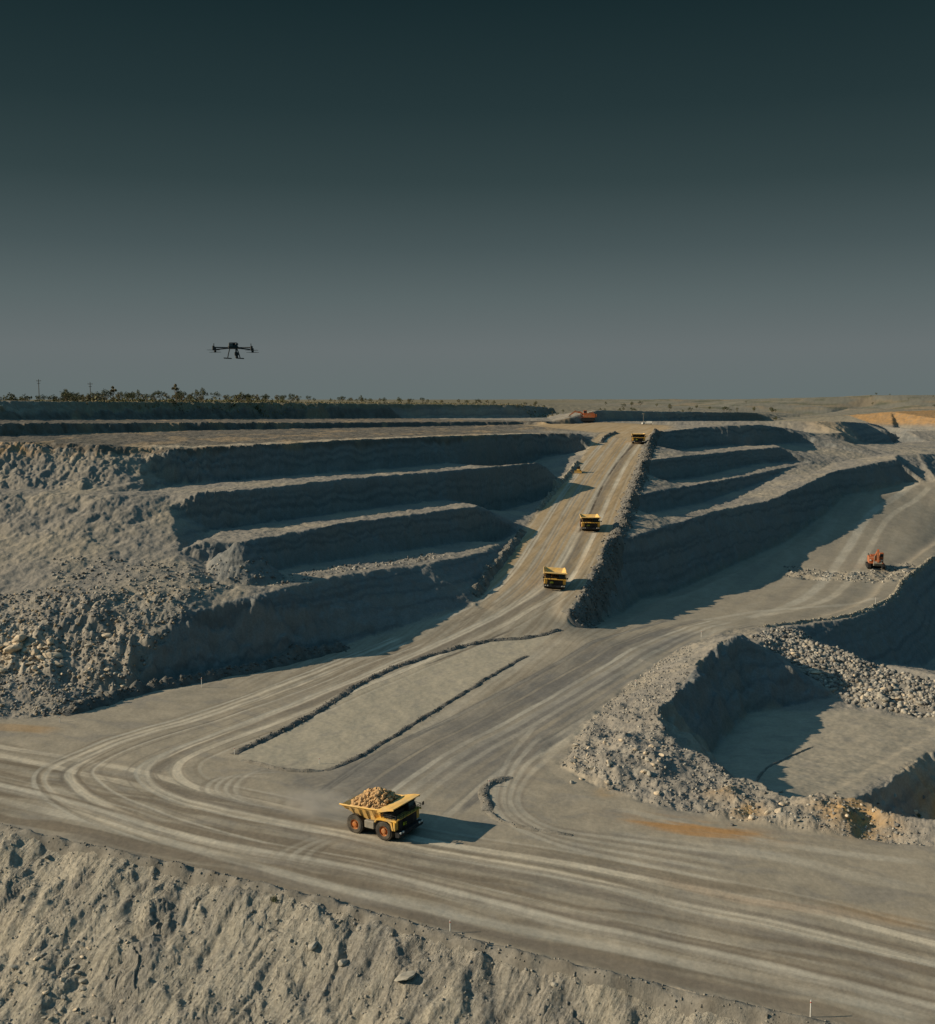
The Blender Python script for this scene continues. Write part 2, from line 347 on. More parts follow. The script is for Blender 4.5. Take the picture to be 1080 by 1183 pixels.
# foreground bank: gullies running straight down from the road edge, with broken outcrops
crestd = np.clip(1 - box(M_bank, 6), 0, 1); cd = samp(crestd)
ub = X * .9 - Y * .434; vb = -X * .434 - Y * .9
gul = np.zeros(X.shape, np.float32)
def bank(x, y, i):
    v = vb[i]; u = ub[i] + .38 * (v + 150); u = u + fbm(u / 9, v / 14, 41, 3) * 4.5
    ridge = lambda a, b, q: .32 - np.abs(noise(a, b, q))            # sharp crests, round hollows
    g = ridge(u / 6.5, v / 24, 42) * 1.0 + ridge(u / 2.3, v / 17, 43) * 1.0 + ridge(u / 1.15, v / 9, 44) * .6
    gul[i] = g
    f1, f2, val = cells(x / 2.4 + fbm(x / 3, y / 3, 45, 2), y / 2.4, 46); h1, h2, hal = cells(x / .9, y / .9, 49)
    lump = smooth(fbm(x / 14, y / 14, 47, 3), .1, .32); lum2 = smooth(fbm(x / 9, y / 9, 50, 3), -.2, .2)
    return g * smooth(cd[i], 1.0, .25) + lump * ((val - .45) * 1.5 + np.minimum(f2 - f1, .25) * 1.2) + lum2 * ((hal - .5) * .5 + np.minimum(h2 - h1, .25) * .5) + fbm(x / .8, y / .8, 48, 3) * .17
Z += only(bankv, bank) * .55
# rubble fields
rval = np.zeros(X.shape, np.float32)
def rubble(x, y, i):
    f1, f2, val = cells(x / 2.2 + fbm(x / 4, y / 4, 54, 2), y / 2.2, 51); g1, g2, gal = cells(x / 1.1, y / 1.1, 52); rval[i] = val
    big = smooth(fbm(x / 12, y / 12, 55, 2), -.25, .3)
    return (big * (val * .6 + np.minimum(f2 - f1, .35) * .9 - .35) + (gal * .3 + np.minimum(g2 - g1, .3) * .5 - .22)) * .6 + fbm(x / 7, y / 7, 53, 3) * 1.3 + fbm(x / 13, y / 13, 56, 2) * 1.6 * (x > 0)
Z += only(rubv * (1 - smooth(Y, 700, 900)), rubble)
# roads: faint ruts and swells only
Z += only(flat * (1 - rough), lambda x, y, i: fbm(x / 22, y / 22, 61, 2) * .35 + fbm(x / 2.2, y / 2.2, 62, 2) * .04)
Z += only(pitv, lambda x, y, i: fbm(x / 5, y / 2.4, 63, 3) * .3); Z += only(islev, lambda x, y, i: fbm(x / 6, y / 6, 64, 3) * .18)
hillz = smooth(Y, 1300, 1700) * smooth(X, 100, 400)
Z += only(hillz, lambda x, y, i: fbm(x / 160, y / 120, 65, 4) * 6)
Z += only(smooth(Y, 900, 1400) * (1 - hillz), lambda x, y, i: fbm(x / 60, y / 60, 66, 2) * .6)

def near_line(poly, pad):
    """distance from every sheet vertex near a polyline to it, and the run along it"""
    p = np.array([(q[0], q[1]) for q in poly]); tt = (pxs - CX) / F_PX
    def win(q):
        lo, hi = q[:, 1].min() - pad, q[:, 1].max() + pad; t = q[:, 0] / q[:, 1]; m_ = pad / max(lo, 100)
        return np.searchsorted(d_, lo), np.searchsorted(d_, hi), np.searchsorted(tt, t.min() - m_), np.searchsorted(tt, t.max() + m_)
    j0, j1, i0, i1 = win(p)
    best = np.full((max(j1 - j0, 0), max(i1 - i0, 0)), 1e9, np.float32); run = np.zeros_like(best); s0 = 0
    for a, b in zip(p[:-1], p[1:]):
        v = b - a; L = np.hypot(*v) + 1e-9
        q0, q1, r0, r1 = win(np.array([a, b])); q0, r0 = max(q0, j0), max(r0, i0); q1, r1 = min(q1, j1), min(r1, i1)
        if q0 < q1 and r0 < r1:
            x, y = X[q0:q1, r0:r1], Y[q0:q1, r0:r1]; w_ = (slice(q0 - j0, q1 - j0), slice(r0 - i0, r1 - i0))
            f = np.clip(((x - a[0]) * v[0] + (y - a[1]) * v[1]) / L / L, 0, 1)
            d = np.hypot(x - a[0] - v[0] * f, y - a[1] - v[1] * f); n = d < best[w_]
            best[w_] = np.where(n, d, best[w_]); run[w_] = np.where(n, s0 + f * L, run[w_])
        s0 += L
    return (slice(j0, j1), slice(i0, i1)), best, run
def spline(pts, n=8):
    p = np.array([q[:3] for q in pts]); out = []
    for i in range(len(p) - 1):
        a, b, c, d = p[max(i - 1, 0)], p[i], p[i + 1], p[min(i + 2, len(p) - 1)]
        for q in range(n):
            t = q / n; out.append(.5 * (2 * b + (c - a) * t + (2 * a - 5 * b + 4 * c - d) * t * t + (3 * b - a - 3 * c + d) * t ** 3))
    out.append(p[-1]); return out

# ------------------------------------------------------------------ colour of the dirt (what it is made of, plus shade put into the bench walls)
def C3(*c): return np.array(c, np.float32)
SAND, GREY, DARK, OCHRE, DUST, BROWN, PALE, RAMP = C3(.36, .318, .248), C3(.275, .255, .222), C3(.17, .165, .155), C3(.42, .26, .115), C3(.44, .40, .325), C3(.215, .18, .135), C3(.46, .415, .34), C3(.47, .34, .19)
colr = np.empty((NY, NX, 3), np.float32); colr[:] = GREY
def paint(w, c):
    global colr
    w = np.clip(w, 0, 1).astype(np.float32)[..., None]; colr += (c - colr) * w
n1 = fbm(X / 30, Y / 30, 71, 4); n2 = fbm(X / 6, Y / 6, 72, 4); n3 = fbm(X / 80, Y / 40, 73, 3)
paint(smooth(n1, -.2, .35) * .8, SAND); paint(smooth(n2, .1, .5) * .4, DARK)
# strata on the faces
lay = noise(Zb / 1.9 + n1 * .5, X * .006, 74) + .25 * n2
paint(steep * smooth(lay, .1, .5) * .5, DARK); paint(steep * smooth(-lay, .15, .5) * .35, PALE)
paint(smooth(Zb, 62, 68) * smooth(-X, 60, 130) * smooth(n2, -.3, .3) * smooth(sy, .1, .4) * .7 * (Y < 620), OCHRE)
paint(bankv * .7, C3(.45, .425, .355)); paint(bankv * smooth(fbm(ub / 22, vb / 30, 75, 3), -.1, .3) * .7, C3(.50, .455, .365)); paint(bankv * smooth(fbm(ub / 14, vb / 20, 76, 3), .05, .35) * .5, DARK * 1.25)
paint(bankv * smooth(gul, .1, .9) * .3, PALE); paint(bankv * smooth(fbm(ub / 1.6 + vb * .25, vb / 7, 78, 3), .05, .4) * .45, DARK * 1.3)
paint(rubv * .55, GREY * .95); paint(rubv * smooth(rval, .75, .95) * .45, PALE)
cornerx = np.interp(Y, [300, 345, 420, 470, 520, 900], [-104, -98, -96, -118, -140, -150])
cut = steep * smooth(X - cornerx + n2 * 12, -22, 4) * (Y > 300) * (1 - bankv) * (1 - rubv) * (Zb < 71)  # steep walls past the bench corners, which get shade in their colour
paint(cut * .7, C3(.188, .202, .202)); paint(cut * smooth(lay, .12, .4) * .4, C3(.115, .125, .125))  # darker, bluer tone paints shade into these walls; then their darker strata
# road directions: fine streaks along the way
adx = X * .915 - Y * .40; ady = X * .40 + Y * .915
s1 = fbm(adx / 90, ady / 4.2 + fbm(X / 25, Y / 25, 88, 2) * .8, 81, 4); s1b = fbm(adx / 22, ady / 9, 83, 4); s1c = fbm(adx / 14, ady / 5 + n1 * 2, 89, 4)
rdx = X * .36 + Y * .933; rdy = X * .933 - Y * .36
s2 = fbm(rdx / 70, rdy / 2.0, 82, 4)
paint(roadv, SAND * .95)
_b, _d, _r = near_line(spline([tuple(ground(*q)) for q in ((-60, 890), (0, 905), (110, 935), (280, 975), (400, 1002), (540, 1028), (680, 1047), (850, 1085), (1080, 1135), (1160, 1152))]), 40)
band = np.zeros((NY, NX), np.float32); band[_b] = 1 - smooth(_d, 15, 24)
up = smooth(Y + X * .35, 285, 335)
paint(roadv * (1 - up) * smooth(-s1c, -.02, .35) * .6, GREY * .95); paint(roadv * (1 - up) * smooth(s1c, .02, .4) * .45, C3(.41, .36, .28))
paint(roadv * band * smooth(-s1, -.08, .22) * .85, BROWN); paint(roadv * band * smooth(s1b, .0, .35) * .5, BROWN * .85); paint(roadv * band * smooth(s1, .08, .35) * .4, DUST * .9)
paint(roadv * up * smooth(-s2, -.02, .28) * .55, BROWN * 1.1); paint(roadv * up * smooth(s2, .05, .35) * .45, C3(.40, .36, .29))
ramp_w = roadv * smooth(Zb, 4, 18); paint(ramp_w * .75, RAMP); paint(ramp_w * smooth(-s2, 0, .3) * .5, RAMP * .7); paint(ramp_w * smooth(s2, .05, .35) * .5, C3(.43, .36, .26))
paint(floorv, SAND * .88); s3 = fbm((X * .45 + Y * .9) / 70, (X * .9 - Y * .45) / 9, 84, 4); paint(floorv * smooth(s3, 0, .35) * .35, DUST * .85); paint(floorv * smooth(-s3, 0, .35) * .35, GREY * .8)
paint(pitv, C3(.37, .33, .26)); paint(pitv * smooth(fbm(X / 9, Y / 3, 85, 3), .05, .4) * .5, GREY)
paint(islev * .9, C3(.42, .38, .295)); paint(islev * smooth(n2, .05, .4) * .4, GREY * .9)
_b, _d, _r = near_line([(q[0] - 3, q[1] + 7) for q in A[5:]], 60); strip = np.zeros((NY, NX), np.float32); strip[_b] = 1 - smooth(_d, 3.5, 7)
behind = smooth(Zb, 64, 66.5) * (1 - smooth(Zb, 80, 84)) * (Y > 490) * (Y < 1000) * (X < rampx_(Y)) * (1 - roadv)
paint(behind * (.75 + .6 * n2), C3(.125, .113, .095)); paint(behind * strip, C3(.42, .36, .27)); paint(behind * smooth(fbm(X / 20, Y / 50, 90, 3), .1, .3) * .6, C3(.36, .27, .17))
plain = smooth(Y, 560, 700) * (1 - flat) * smooth(-steep, -.3, 0)
pl_ = smooth(Zb, 81, 84) * smooth(Y, 560, 800); paint(pl_ * .85, C3(.22, .195, .125)); paint(pl_ * smooth(n2, -.1, .3) * .5, C3(.30, .25, .16)); paint(smooth(Y, 1150, 1400) * (1 - hillz) * .7, C3(.19, .175, .125))
paint(hillz * .9, C3(.225, .215, .175)); paint(hillz * smooth(fbm(X / 90, Y / 60, 86, 3), .08, .25) * .5, C3(.34, .25, .15)); paint(hillz * smooth(fbm(X / 70, Y / 50, 87, 3), .1, .3) * .7, C3(.12, .13, .085))

def pix(pts): return spline([tuple(ground(*p)) for p in pts])
def streak(pts, half, c, k, rut=0.0, seed=0, px=True):
    global colr
    l = pix(pts) if px else pts
    sl, d, run = near_line(l, half * 3 + 2)
    if d.size == 0: return
    hit = d < half * 2.2 + 1.5
    if not hit.any(): return
    rows = np.arange(sl[0].start, sl[0].stop)[:, None] + np.zeros(d.shape, int); cols = np.arange(sl[1].start, sl[1].stop)[None] + np.zeros(d.shape, int)
    rows, cols, dd, rr = rows[hit], cols[hit], d[hit], run[hit]; top = run.max()
    wv = noise(rr / 9 + seed * 13.7, rr * 0 + seed, 91) * .4 * half
    fade = (.55 + .45 * smooth(noise(rr / 34 + seed * 5.1, rr * 0 + seed, 92), -.35, .25)) * (.85 + .3 * noise(rr / 6, dd / .5 + seed, 93))
    end = smooth(rr, 0, 9) * smooth(top - rr, 0, 9)
    w = np.clip(np.exp(-np.maximum(dd - half * .6 + wv * .4, 0) ** 2 / (half * .42) ** 2) * fade * end * k * flat[rows, cols] * 1.25, 0, 1).astype(np.float32)
    colr[rows, cols] += (c - colr[rows, cols]) * w[:, None]
    Z[rows, cols] -= rut * w
LT, LT2 = C3(.58, .52, .41), C3(.50, .465, .385); DK = C3(.16, .14, .115)
TRK = [
 ([(-60, 897), (0, 909), (74, 927), (185, 961), (285, 983), (400, 1003), (520, 1033), (600, 1052), (680, 1073), (791, 1097), (902, 1123), (1080, 1167), (1160, 1186)], 1.7, LT2, .8),
 ([(-60, 911), (0, 925), (111, 950), (207, 976), (278, 996), (400, 1028), (520, 1056), (680, 1090), (865, 1130), (1013, 1164), (1100, 1184)], 1.5, LT2, .65),
 ([(-60, 850), (0, 862), (74, 875), (167, 893), (230, 912)], 1.3, LT, .75), ([(-60, 861), (0, 873), (55, 885), (163, 909), (240, 932)], 1.3, LT, .7),
 ([(470, 733), (400, 762), (320, 793), (237, 823), (148, 850), (85, 874), (55, 890), (50, 905), (68, 924), (122, 950), (200, 975)], 1.15, LT, .85),
 ([(480, 738), (400, 768), (330, 796), (255, 822), (155, 853), (104, 874), (81, 890), (83, 903), (107, 924), (155, 946), (207, 964), (300, 990)], 1.15, LT, .8),
 ([(728, 510), (715, 530), (690, 570), (662, 625), (632, 672), (590, 702), (520, 738), (430, 777), (326, 820), (259, 846), (207, 866), (172, 884), (167, 898), (193, 918), (259, 938), (400, 963), (500, 983), (600, 1002), (680, 1017), (791, 1045), (902, 1071), (1080, 1112), (1160, 1130)], 1.45, LT, .95),
 ([(740, 512), (724, 535), (702, 578), (680, 630), (650, 680), (602, 710), (530, 747), (440, 785), (348, 824), (278, 850), (222, 872), (204, 887), (210, 902), (241, 914), (315, 931), (400, 949), (480, 968), (600, 990), (680, 1003), (828, 1032), (961, 1060), (1080, 1090), (1160, 1108)], 1.45, LT, .85),
 ([(705, 503), (680, 530), (650, 570), (622, 615), (592, 660), (556, 692), (500, 720)], 1.5, LT2, .6), ([(712, 505), (690, 533), (662, 575), (634, 622), (604, 668), (566, 700)], 1.3, LT2, .5),
 ([(560, 905), (640, 855), (700, 800), (790, 745), (850, 722)], 2.6, LT2, .55), ([(600, 900), (670, 842), (740, 782), (810, 742)], 1.5, LT, .45), ([(500, 955), (560, 905), (590, 880), (640, 838)], 1.2, LT2, .5),
 ([(650, 735), (560, 795), (480, 850), (410, 895), (350, 925)], 2.2, LT2, .35),
 ([(860, 715), (930, 690), (975, 640), (1010, 590), (1060, 555)], 2.6, LT2, .6), ([(880, 712), (960, 690), (1000, 640), (1030, 595), (1075, 560)], 2.0, LT, .5), ([(800, 718), (880, 706), (960, 700), (1020, 690)], 2.0, LT2, .5),
 ([(690, 960), (780, 975), (900, 990), (1000, 1015), (1090, 1030)], 2.2, LT2, .5), ([(740, 1010), (860, 1040), (960, 1055), (1090, 1075)], 1.6, C3(.42, .33, .24), .55), ([(700, 930), (800, 955), (900, 975), (1090, 1000)], 1.4, LT2, .5),
]
for dk in ([(734, 511), (719, 533), (696, 574), (671, 628), (641, 676), (596, 706), (525, 743), (435, 781), (338, 822), (268, 848)], [(290, 990), (420, 1012), (600, 1047), (800, 1094), (1090, 1165)], [(300, 950), (450, 980), (640, 1022), (800, 1060), (1090, 1130)],
           [(60, 960), (220, 990), (400, 1036), (560, 1078), (760, 1126), (980, 1178)], [(215, 868), (185, 885), (184, 897), (215, 915), (330, 938), (480, 966)]):
    streak(dk, 1.7, DK * 1.25, .6, .05, len(dk))
for i, (pts, hw, c, kk) in enumerate(TRK): streak(pts, hw, c, kk, .07, i + 1)
# finer tyre marks either side of the main ones
for i, (pts, hw, c, kk) in enumerate(TRK[4:10] + TRK[0:1]):
    base = pix(pts)
    for j in range(7):
        o_ = rng.uniform(-8, 8); l2 = offset(base, o_, 0.0); streak(l2, rng.uniform(.25, .6), (LT2, DK * 1.35, BROWN)[j % 3], rng.uniform(.35, .6), .02, 120 + i * 9 + j, False)
# dark gravel on the road to the right-hand floor, thin dark rut up the ramp
streak([(330, 920), (480, 880), (560, 838), (640, 795), (700, 760), (800, 726)], 11, C3(.185, .178, .165), .8, 0, 31); streak([(430, 910), (540, 880), (620, 840), (700, 790), (800, 736)], 8, C3(.20, .19, .175), .75, 0, 32)
_lane = pix([(470, 940), (540, 885), (620, 838), (700, 790), (790, 738), (850, 718)])
for j in range(16): streak(offset(_lane, rng.uniform(-26, 14), 0.0), rng.uniform(.4, 1.3), (LT2, C3(.15, .145, .135), SAND, C3(.17, .162, .15))[j % 4], rng.uniform(.4, .75), .01, 300 + j, False)
streak([(640, 845), (590, 880), (545, 900), (510, 925)], 3, C3(.17, .165, .155), .6, 0, 33)
streak([(737, 509), (716, 531), (697, 560), (683, 590), (668, 617)], .7, C3(.11, .09, .07), .9, .1, 34); streak([(600, 725), (560, 741), (480, 773)], .6, C3(.13, .11, .09), .7, .1, 35)
for i in range(9):                                   # turning marks round the two corners
    a = 10 + i * 5.5
    streak([(300 + a * 1.2, 905 - a * .5), (240 + a, 900 - a * .1), (225 + a, 912 + a * .1), (262 + a * 1.1, 925 + a * .15), (350 + a, 940 + a * .12)], .7, LT2 if i % 2 else DK * 1.3, .45, .03, 40 + i)
for i in range(8):
    a = i * 7.0
    streak([(640 - a * .4, 880 - a * .9), (610 - a * .5, 905 - a * .5), (603 - a * .6, 930 + a * .1), (640 - a * .2, 955 + a * .35), (740, 968 + a * .6), (860, 985 + a * .8)], .75, LT2 if i % 2 else DK * 1.45, .5, .03, 60 + i)
for i in range(7):
    a = i * 9.0
    streak([(305 + a, 1000 + a * .05), (318 + a * .9, 985), (345 + a * .8, 972), (372 + a * .8, 962 + a * .1)], .8, LT2 if i % 2 else BROWN * .9, .5, .02, 80 + i)
for j in range(11): streak([(700 + j * 6, 944 + j * 1.6), (760 + j * 5, 951 + j * 1.5), (830 + j * 4, 958 + j * 1.3), (900 - j * 3, 966 + j * .8)], rng.uniform(.3, 1.1), OCHRE * C3(1, .94, .95), rng.uniform(.3, .75), 0, 400 + j)
_g = ground(815, 957); _q = np.exp(-(((X - _g.x) * .9 + (Y - _g.y) * -.3) / 13) ** 2 - (((Y - _g.y) * .9 + (X - _g.x) * .35) / 3.6) ** 2) * roadv; paint(_q * smooth(fbm(adx / 7, ady / 2.2, 97, 4), -.3, .35) * .9, OCHRE * C3(1, .93, .92)); streak([(930, 1040), (1000, 1055), (1090, 1075)], 2.0, OCHRE, .3, 0, 96); streak([(-40, 838), (40, 842), (75, 846)], 3.0, OCHRE * .9, .5, 0, 97)
for (px, py, rad, kk) in ((985, 938, 7, 1.3), (1000, 950, 5, 1.2), (860, 938, 3.6, 1.2), (835, 918, 3.4, 1.1), (1078, 935, 5, 1.0), (700, 916, 2.5, .8)):
    g = ground(px, py); dd = np.hypot(X - g.x, Y - g.y); paint(np.exp(-(dd / rad) ** 2) * kk * (.6 + n2 * 1.2), C3(.45, .29, .13))
for (px, py, rad) in ((10, 737, 8), (20, 752, 7), (45, 760, 7)):
    g = ground(px, py); dd = np.hypot(X - g.x, Y - g.y); paint(np.exp(-(dd / rad) ** 2) * .85, C3(.50, .44, .35))
g = wp(955, 494, 64); paint(np.exp(-(((X - g[0]) / 20) ** 2 + ((Y - g[1]) / 40) ** 2)) * .8, C3(.50, .38, .24))
paint((X > 470) * (Y > 1080) * (Y < 1420) * smooth(Zb, 58, 64) * (.8 + .5 * n2), C3(.44, .26, .11))
colr *= (1 + .16 * n2 + .10 * fbm(X / 1.3, Y / 1.3, 99, 3))[..., None]
colr = np.clip(colr, .02, .7)
#PART3
# ------------------------------------------------------------------ materials
MATS = {}
def mat(name, rgb, rough=.7, metal=0.0, var=.12, scale=1.0, spec=.3, bump=0.0, attr=None, dust=None):
    if name in MATS: return MATS[name]
    m = bpy.data.materials.new(name); m.use_nodes = True; nt = m.node_tree; N, L = nt.nodes, nt.links
    b = N['Principled BSDF']; b.inputs['Roughness'].default_value = rough; b.inputs['Metallic'].default_value = metal
    b.inputs['Specular IOR Level'].default_value = spec
    tc = N.new('ShaderNodeTexCoord'); n = N.new('ShaderNodeTexNoise'); n.inputs['Scale'].default_value = scale; n.inputs['Detail'].default_value = 6; n.inputs['Roughness'].default_value = .65
    L.new(tc.outputs['Object'], n.inputs['Vector'])
    mr = N.new('ShaderNodeMapRange'); mr.inputs['From Min'].default_value = .25; mr.inputs['From Max'].default_value = .75
    mr.inputs['To Min'].default_value = 1 - var; mr.inputs['To Max'].default_value = 1 + var; L.new(n.outputs['Fac'], mr.inputs['Value'])
    mx = N.new('ShaderNodeMix'); mx.data_type = 'RGBA'; mx.blend_type = 'MULTIPLY'; mx.inputs['Factor'].default_value = 1
    if attr:
        a = N.new('ShaderNodeAttribute'); a.attribute_name = attr; src = a.outputs['Color']
    else:
        a = N.new('ShaderNodeRGB'); a.outputs[0].default_value = (*rgb, 1); src = a.outputs[0]
    if dust:
        n2 = N.new('ShaderNodeTexNoise'); n2.inputs['Scale'].default_value = scale * .6; n2.inputs['Detail'].default_value = 5; L.new(tc.outputs['Object'], n2.inputs['Vector'])
        r2 = N.new('ShaderNodeMapRange'); r2.inputs['From Min'].default_value = .42; r2.inputs['From Max'].default_value = .68; r2.inputs['To Max'].default_value = .75; L.new(n2.outputs['Fac'], r2.inputs['Value'])
        dm = N.new('ShaderNodeMix'); dm.data_type = 'RGBA'; L.new(r2.outputs['Result'], dm.inputs['Factor']); L.new(src, dm.inputs['A']); dm.inputs['B'].default_value = (*dust, 1); src = dm.outputs['Result']
    L.new(src, mx.inputs['A']); L.new(mr.outputs['Result'], mx.inputs['B']); L.new(mx.outputs['Result'], b.inputs['Base Color'])
    if bump:
        bp = N.new('ShaderNodeBump'); bp.inputs['Strength'].default_value = 1; bp.inputs['Distance'].default_value = bump
        L.new(n.outputs['Fac'], bp.inputs['Height']); L.new(bp.outputs['Normal'], b.inputs['Normal'])
    MATS[name] = m; return m
DIRT = mat('dirt', (.3, .27, .22), .95, attr='dirt', var=.22, scale=1.6, spec=.08, bump=.16)
ROADM = mat('packed_dirt', (.3, .27, .22), .92, attr='dirt', var=.12, scale=1.1, spec=.1, bump=.05)

BANKM = mat('crumbly_dirt', (.3, .27, .22), .96, attr='dirt', var=.38, scale=1.4, spec=.06, bump=.3)
def bank_detail(m):
    nt = m.node_tree; N, L = nt.nodes, nt.links; b = N['Principled BSDF']; tc = N.new('ShaderNodeTexCoord'); prev = b.inputs['Normal'].links[0].from_node
    mp = N.new('ShaderNodeMapping'); mp.inputs['Rotation'].default_value = (0, 0, R(25.7 + 18)); L.new(tc.outputs['Object'], mp.inputs['Vector'])
    m2 = N.new('ShaderNodeMapping'); m2.inputs['Scale'].default_value = (1.1, .2, .2); L.new(mp.outputs['Vector'], m2.inputs['Vector'])
    n1_ = N.new('ShaderNodeTexNoise'); n1_.inputs['Scale'].default_value = 1.0; n1_.inputs['Detail'].default_value = 7; n1_.inputs['Roughness'].default_value = .7; L.new(m2.outputs['Vector'], n1_.inputs['Vector'])
    vo = N.new('ShaderNodeTexVoronoi'); vo.inputs['Scale'].default_value = 1.7; vo.inputs['Randomness'].default_value = 1; L.new(tc.outputs['Object'], vo.inputs['Vector'])
    b1 = N.new('ShaderNodeBump'); b1.inputs['Strength'].default_value = 1; b1.inputs['Distance'].default_value = 1.3; L.new(n1_.outputs['Fac'], b1.inputs['Height'])
    b2 = N.new('ShaderNodeBump'); b2.invert = True; b2.inputs['Strength'].default_value = .8; b2.inputs['Distance'].default_value = .16; L.new(vo.outputs['Distance'], b2.inputs['Height']); L.new(b1.outputs['Normal'], b2.inputs['Normal'])
    L.new(b2.outputs['Normal'], prev.inputs['Normal'])
bank_detail(BANKM)
def sheet(name, sel, m):
    """one piece of the terrain sheet: the quads whose first corner is selected"""
    idx = np.arange(NY * NX).reshape(NY, NX)
    q = np.stack([idx[:-1, :-1], idx[:-1, 1:], idx[1:, 1:], idx[1:, :-1]], -1)[sel[:-1, :-1]]
    used, inv = np.unique(q.ravel(), return_inverse=True); inv = inv.astype(np.int32)
    co = np.stack([X.ravel()[used], Y.ravel()[used], Z.ravel()[used]], -1).astype(np.float32)
    me = bpy.data.meshes.new(name); me.vertices.add(len(co)); me.vertices.foreach_set('co', co.ravel())
    me.loops.add(len(inv)); me.loops.foreach_set('vertex_index', inv); me.polygons.add(len(q))
    me.polygons.foreach_set('loop_start', np.arange(0, len(inv), 4, dtype=np.int32)); me.update()
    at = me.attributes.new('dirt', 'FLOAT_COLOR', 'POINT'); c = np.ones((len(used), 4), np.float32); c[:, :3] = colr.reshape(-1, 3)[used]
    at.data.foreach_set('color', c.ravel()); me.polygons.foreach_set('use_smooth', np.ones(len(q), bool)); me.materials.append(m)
    o = bpy.data.objects.new(name, me); COL.objects.link(o); o['kind'] = 'structure'; return o
rampx = np.interp(Y, [300, 440, 550, 730, 790, 1200], [-60, 20, 50, 95, 110, 160])
zone = np.zeros((NY, NX), int)
wall = (Y > 250) & (Y < 960) & (Zb < 71.5)
zone[wall & (X < rampx)] = 4; zone[wall & (X >= rampx)] = 5
zone[(hillz > .5)] = 6; zone[bankv > .5] = 3; zone[floorv > .5] = 2; zone[pitv > .5] = 7; zone[roadv > .5] = 1
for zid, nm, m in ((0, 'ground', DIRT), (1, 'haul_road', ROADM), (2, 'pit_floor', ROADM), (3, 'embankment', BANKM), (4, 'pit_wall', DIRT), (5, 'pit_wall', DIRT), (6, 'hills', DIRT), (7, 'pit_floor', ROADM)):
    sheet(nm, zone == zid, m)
def surf(x, y):
    """height of the finished sheet at a plan position"""
    j = np.clip(np.searchsorted(d_, y) - 1, 0, NY - 2); i = np.clip(np.searchsorted(pxs, CX + x / y * F_PX) - 1, 0, NX - 2)
    fu = (CX + x / y * F_PX - pxs[i]) / (pxs[i + 1] - pxs[i]); fv = (y - d_[j]) / (d_[j + 1] - d_[j])
    return float((Z[j, i] * (1 - fu) + Z[j, i + 1] * fu) * (1 - fv) + (Z[j + 1, i] * (1 - fu) + Z[j + 1, i + 1] * fu) * fv)
def on(px, py):
    g = ground(px, py); return Vector((g.x, g.y, surf(g.x, g.y)))

# ------------------------------------------------------------------ light and sky
SUN_EL, SUN_DX, SUN_DY = R(23.5), .998, .06
sd = bpy.data.lights.new('sun', 'SUN'); sd.energy = 4.9; sd.angle = R(.5); sd.color = (1.0, .83, .60)
so = bpy.data.objects.new('sun', sd); COL.objects.link(so)
so.rotation_euler = Vector((math.cos(SUN_EL) * SUN_DX, math.cos(SUN_EL) * SUN_DY, -math.sin(SUN_EL))).to_track_quat('-Z', 'Y').to_euler()
w = bpy.data.worlds.new('World'); scene.world = w; w.use_nodes = True; nt = w.node_tree; N, L = nt.nodes, nt.links
bg = N['Background']; tc = N.new('ShaderNodeTexCoord'); sep = N.new('ShaderNodeSeparateXYZ'); L.new(tc.outputs['Generated'], sep.inputs[0])
ramp = N.new('ShaderNodeValToRGB'); el = ramp.color_ramp.elements
def srgb(*c): return tuple(((v / 255) / 12.92 if v / 255 <= .04045 else ((v / 255 + .055) / 1.055) ** 2.4) for v in c) + (1,)
stops = [(0.0, (101, 112, 112)), (.045, (104, 112, 113)), (.09, (90, 102, 103)), (.135, (72, 86, 88)), (.19, (52, 68, 70)), (.25, (38, 55, 58)), (.34, (23, 41, 45)), (.42, (20, 36, 42))]
el[0].position, el[0].color = stops[0][0], srgb(*stops[0][1]); el[1].position, el[1].color = stops[1][0], srgb(*stops[1][1])
for p, c in stops[2:]: e_ = el.new(p); e_.color = srgb(*c)
L.new(sep.outputs['Z'], ramp.inputs['Fac'])
sky = N.new('ShaderNodeTexSky'); sky.sky_type = 'NISHITA'; sky.sun_disc = False; sky.sun_elevation = SUN_EL; sky.sun_rotation = math.atan2(-SUN_DX, -SUN_DY); sky.dust_density = .4; sky.ozone_density = 3
sk = N.new('ShaderNodeMix'); sk.data_type = 'RGBA'; sk.blend_type = 'MULTIPLY'; sk.inputs['Factor'].default_value = 1; L.new(sky.outputs['Color'], sk.inputs['A']); sk.inputs['B'].default_value = (.124, .152, .118, 1)
mr = N.new('ShaderNodeMapRange'); mr.interpolation_type = 'SMOOTHSTEP'; mr.inputs['From Min'].default_value = .40; mr.inputs['From Max'].default_value = .66; L.new(sep.outputs['Z'], mr.inputs['Value'])
mx = N.new('ShaderNodeMix'); mx.data_type = 'RGBA'; L.new(mr.outputs['Result'], mx.inputs['Factor']); L.new(ramp.outputs['Color'], mx.inputs['A']); L.new(sk.outputs['Result'], mx.inputs['B'])
dot = N.new('ShaderNodeVectorMath'); dot.operation = 'DOT_PRODUCT'; L.new(tc.outputs['Generated'], dot.inputs[0]); dot.inputs[1].default_value = (.75, -.66, 0)
ma_ = N.new('ShaderNodeMapRange'); ma_.interpolation_type = 'SMOOTHSTEP'; ma_.inputs['From Min'].default_value = -.25; ma_.inputs['From Max'].default_value = .5; L.new(dot.outputs['Value'], ma_.inputs['Value'])
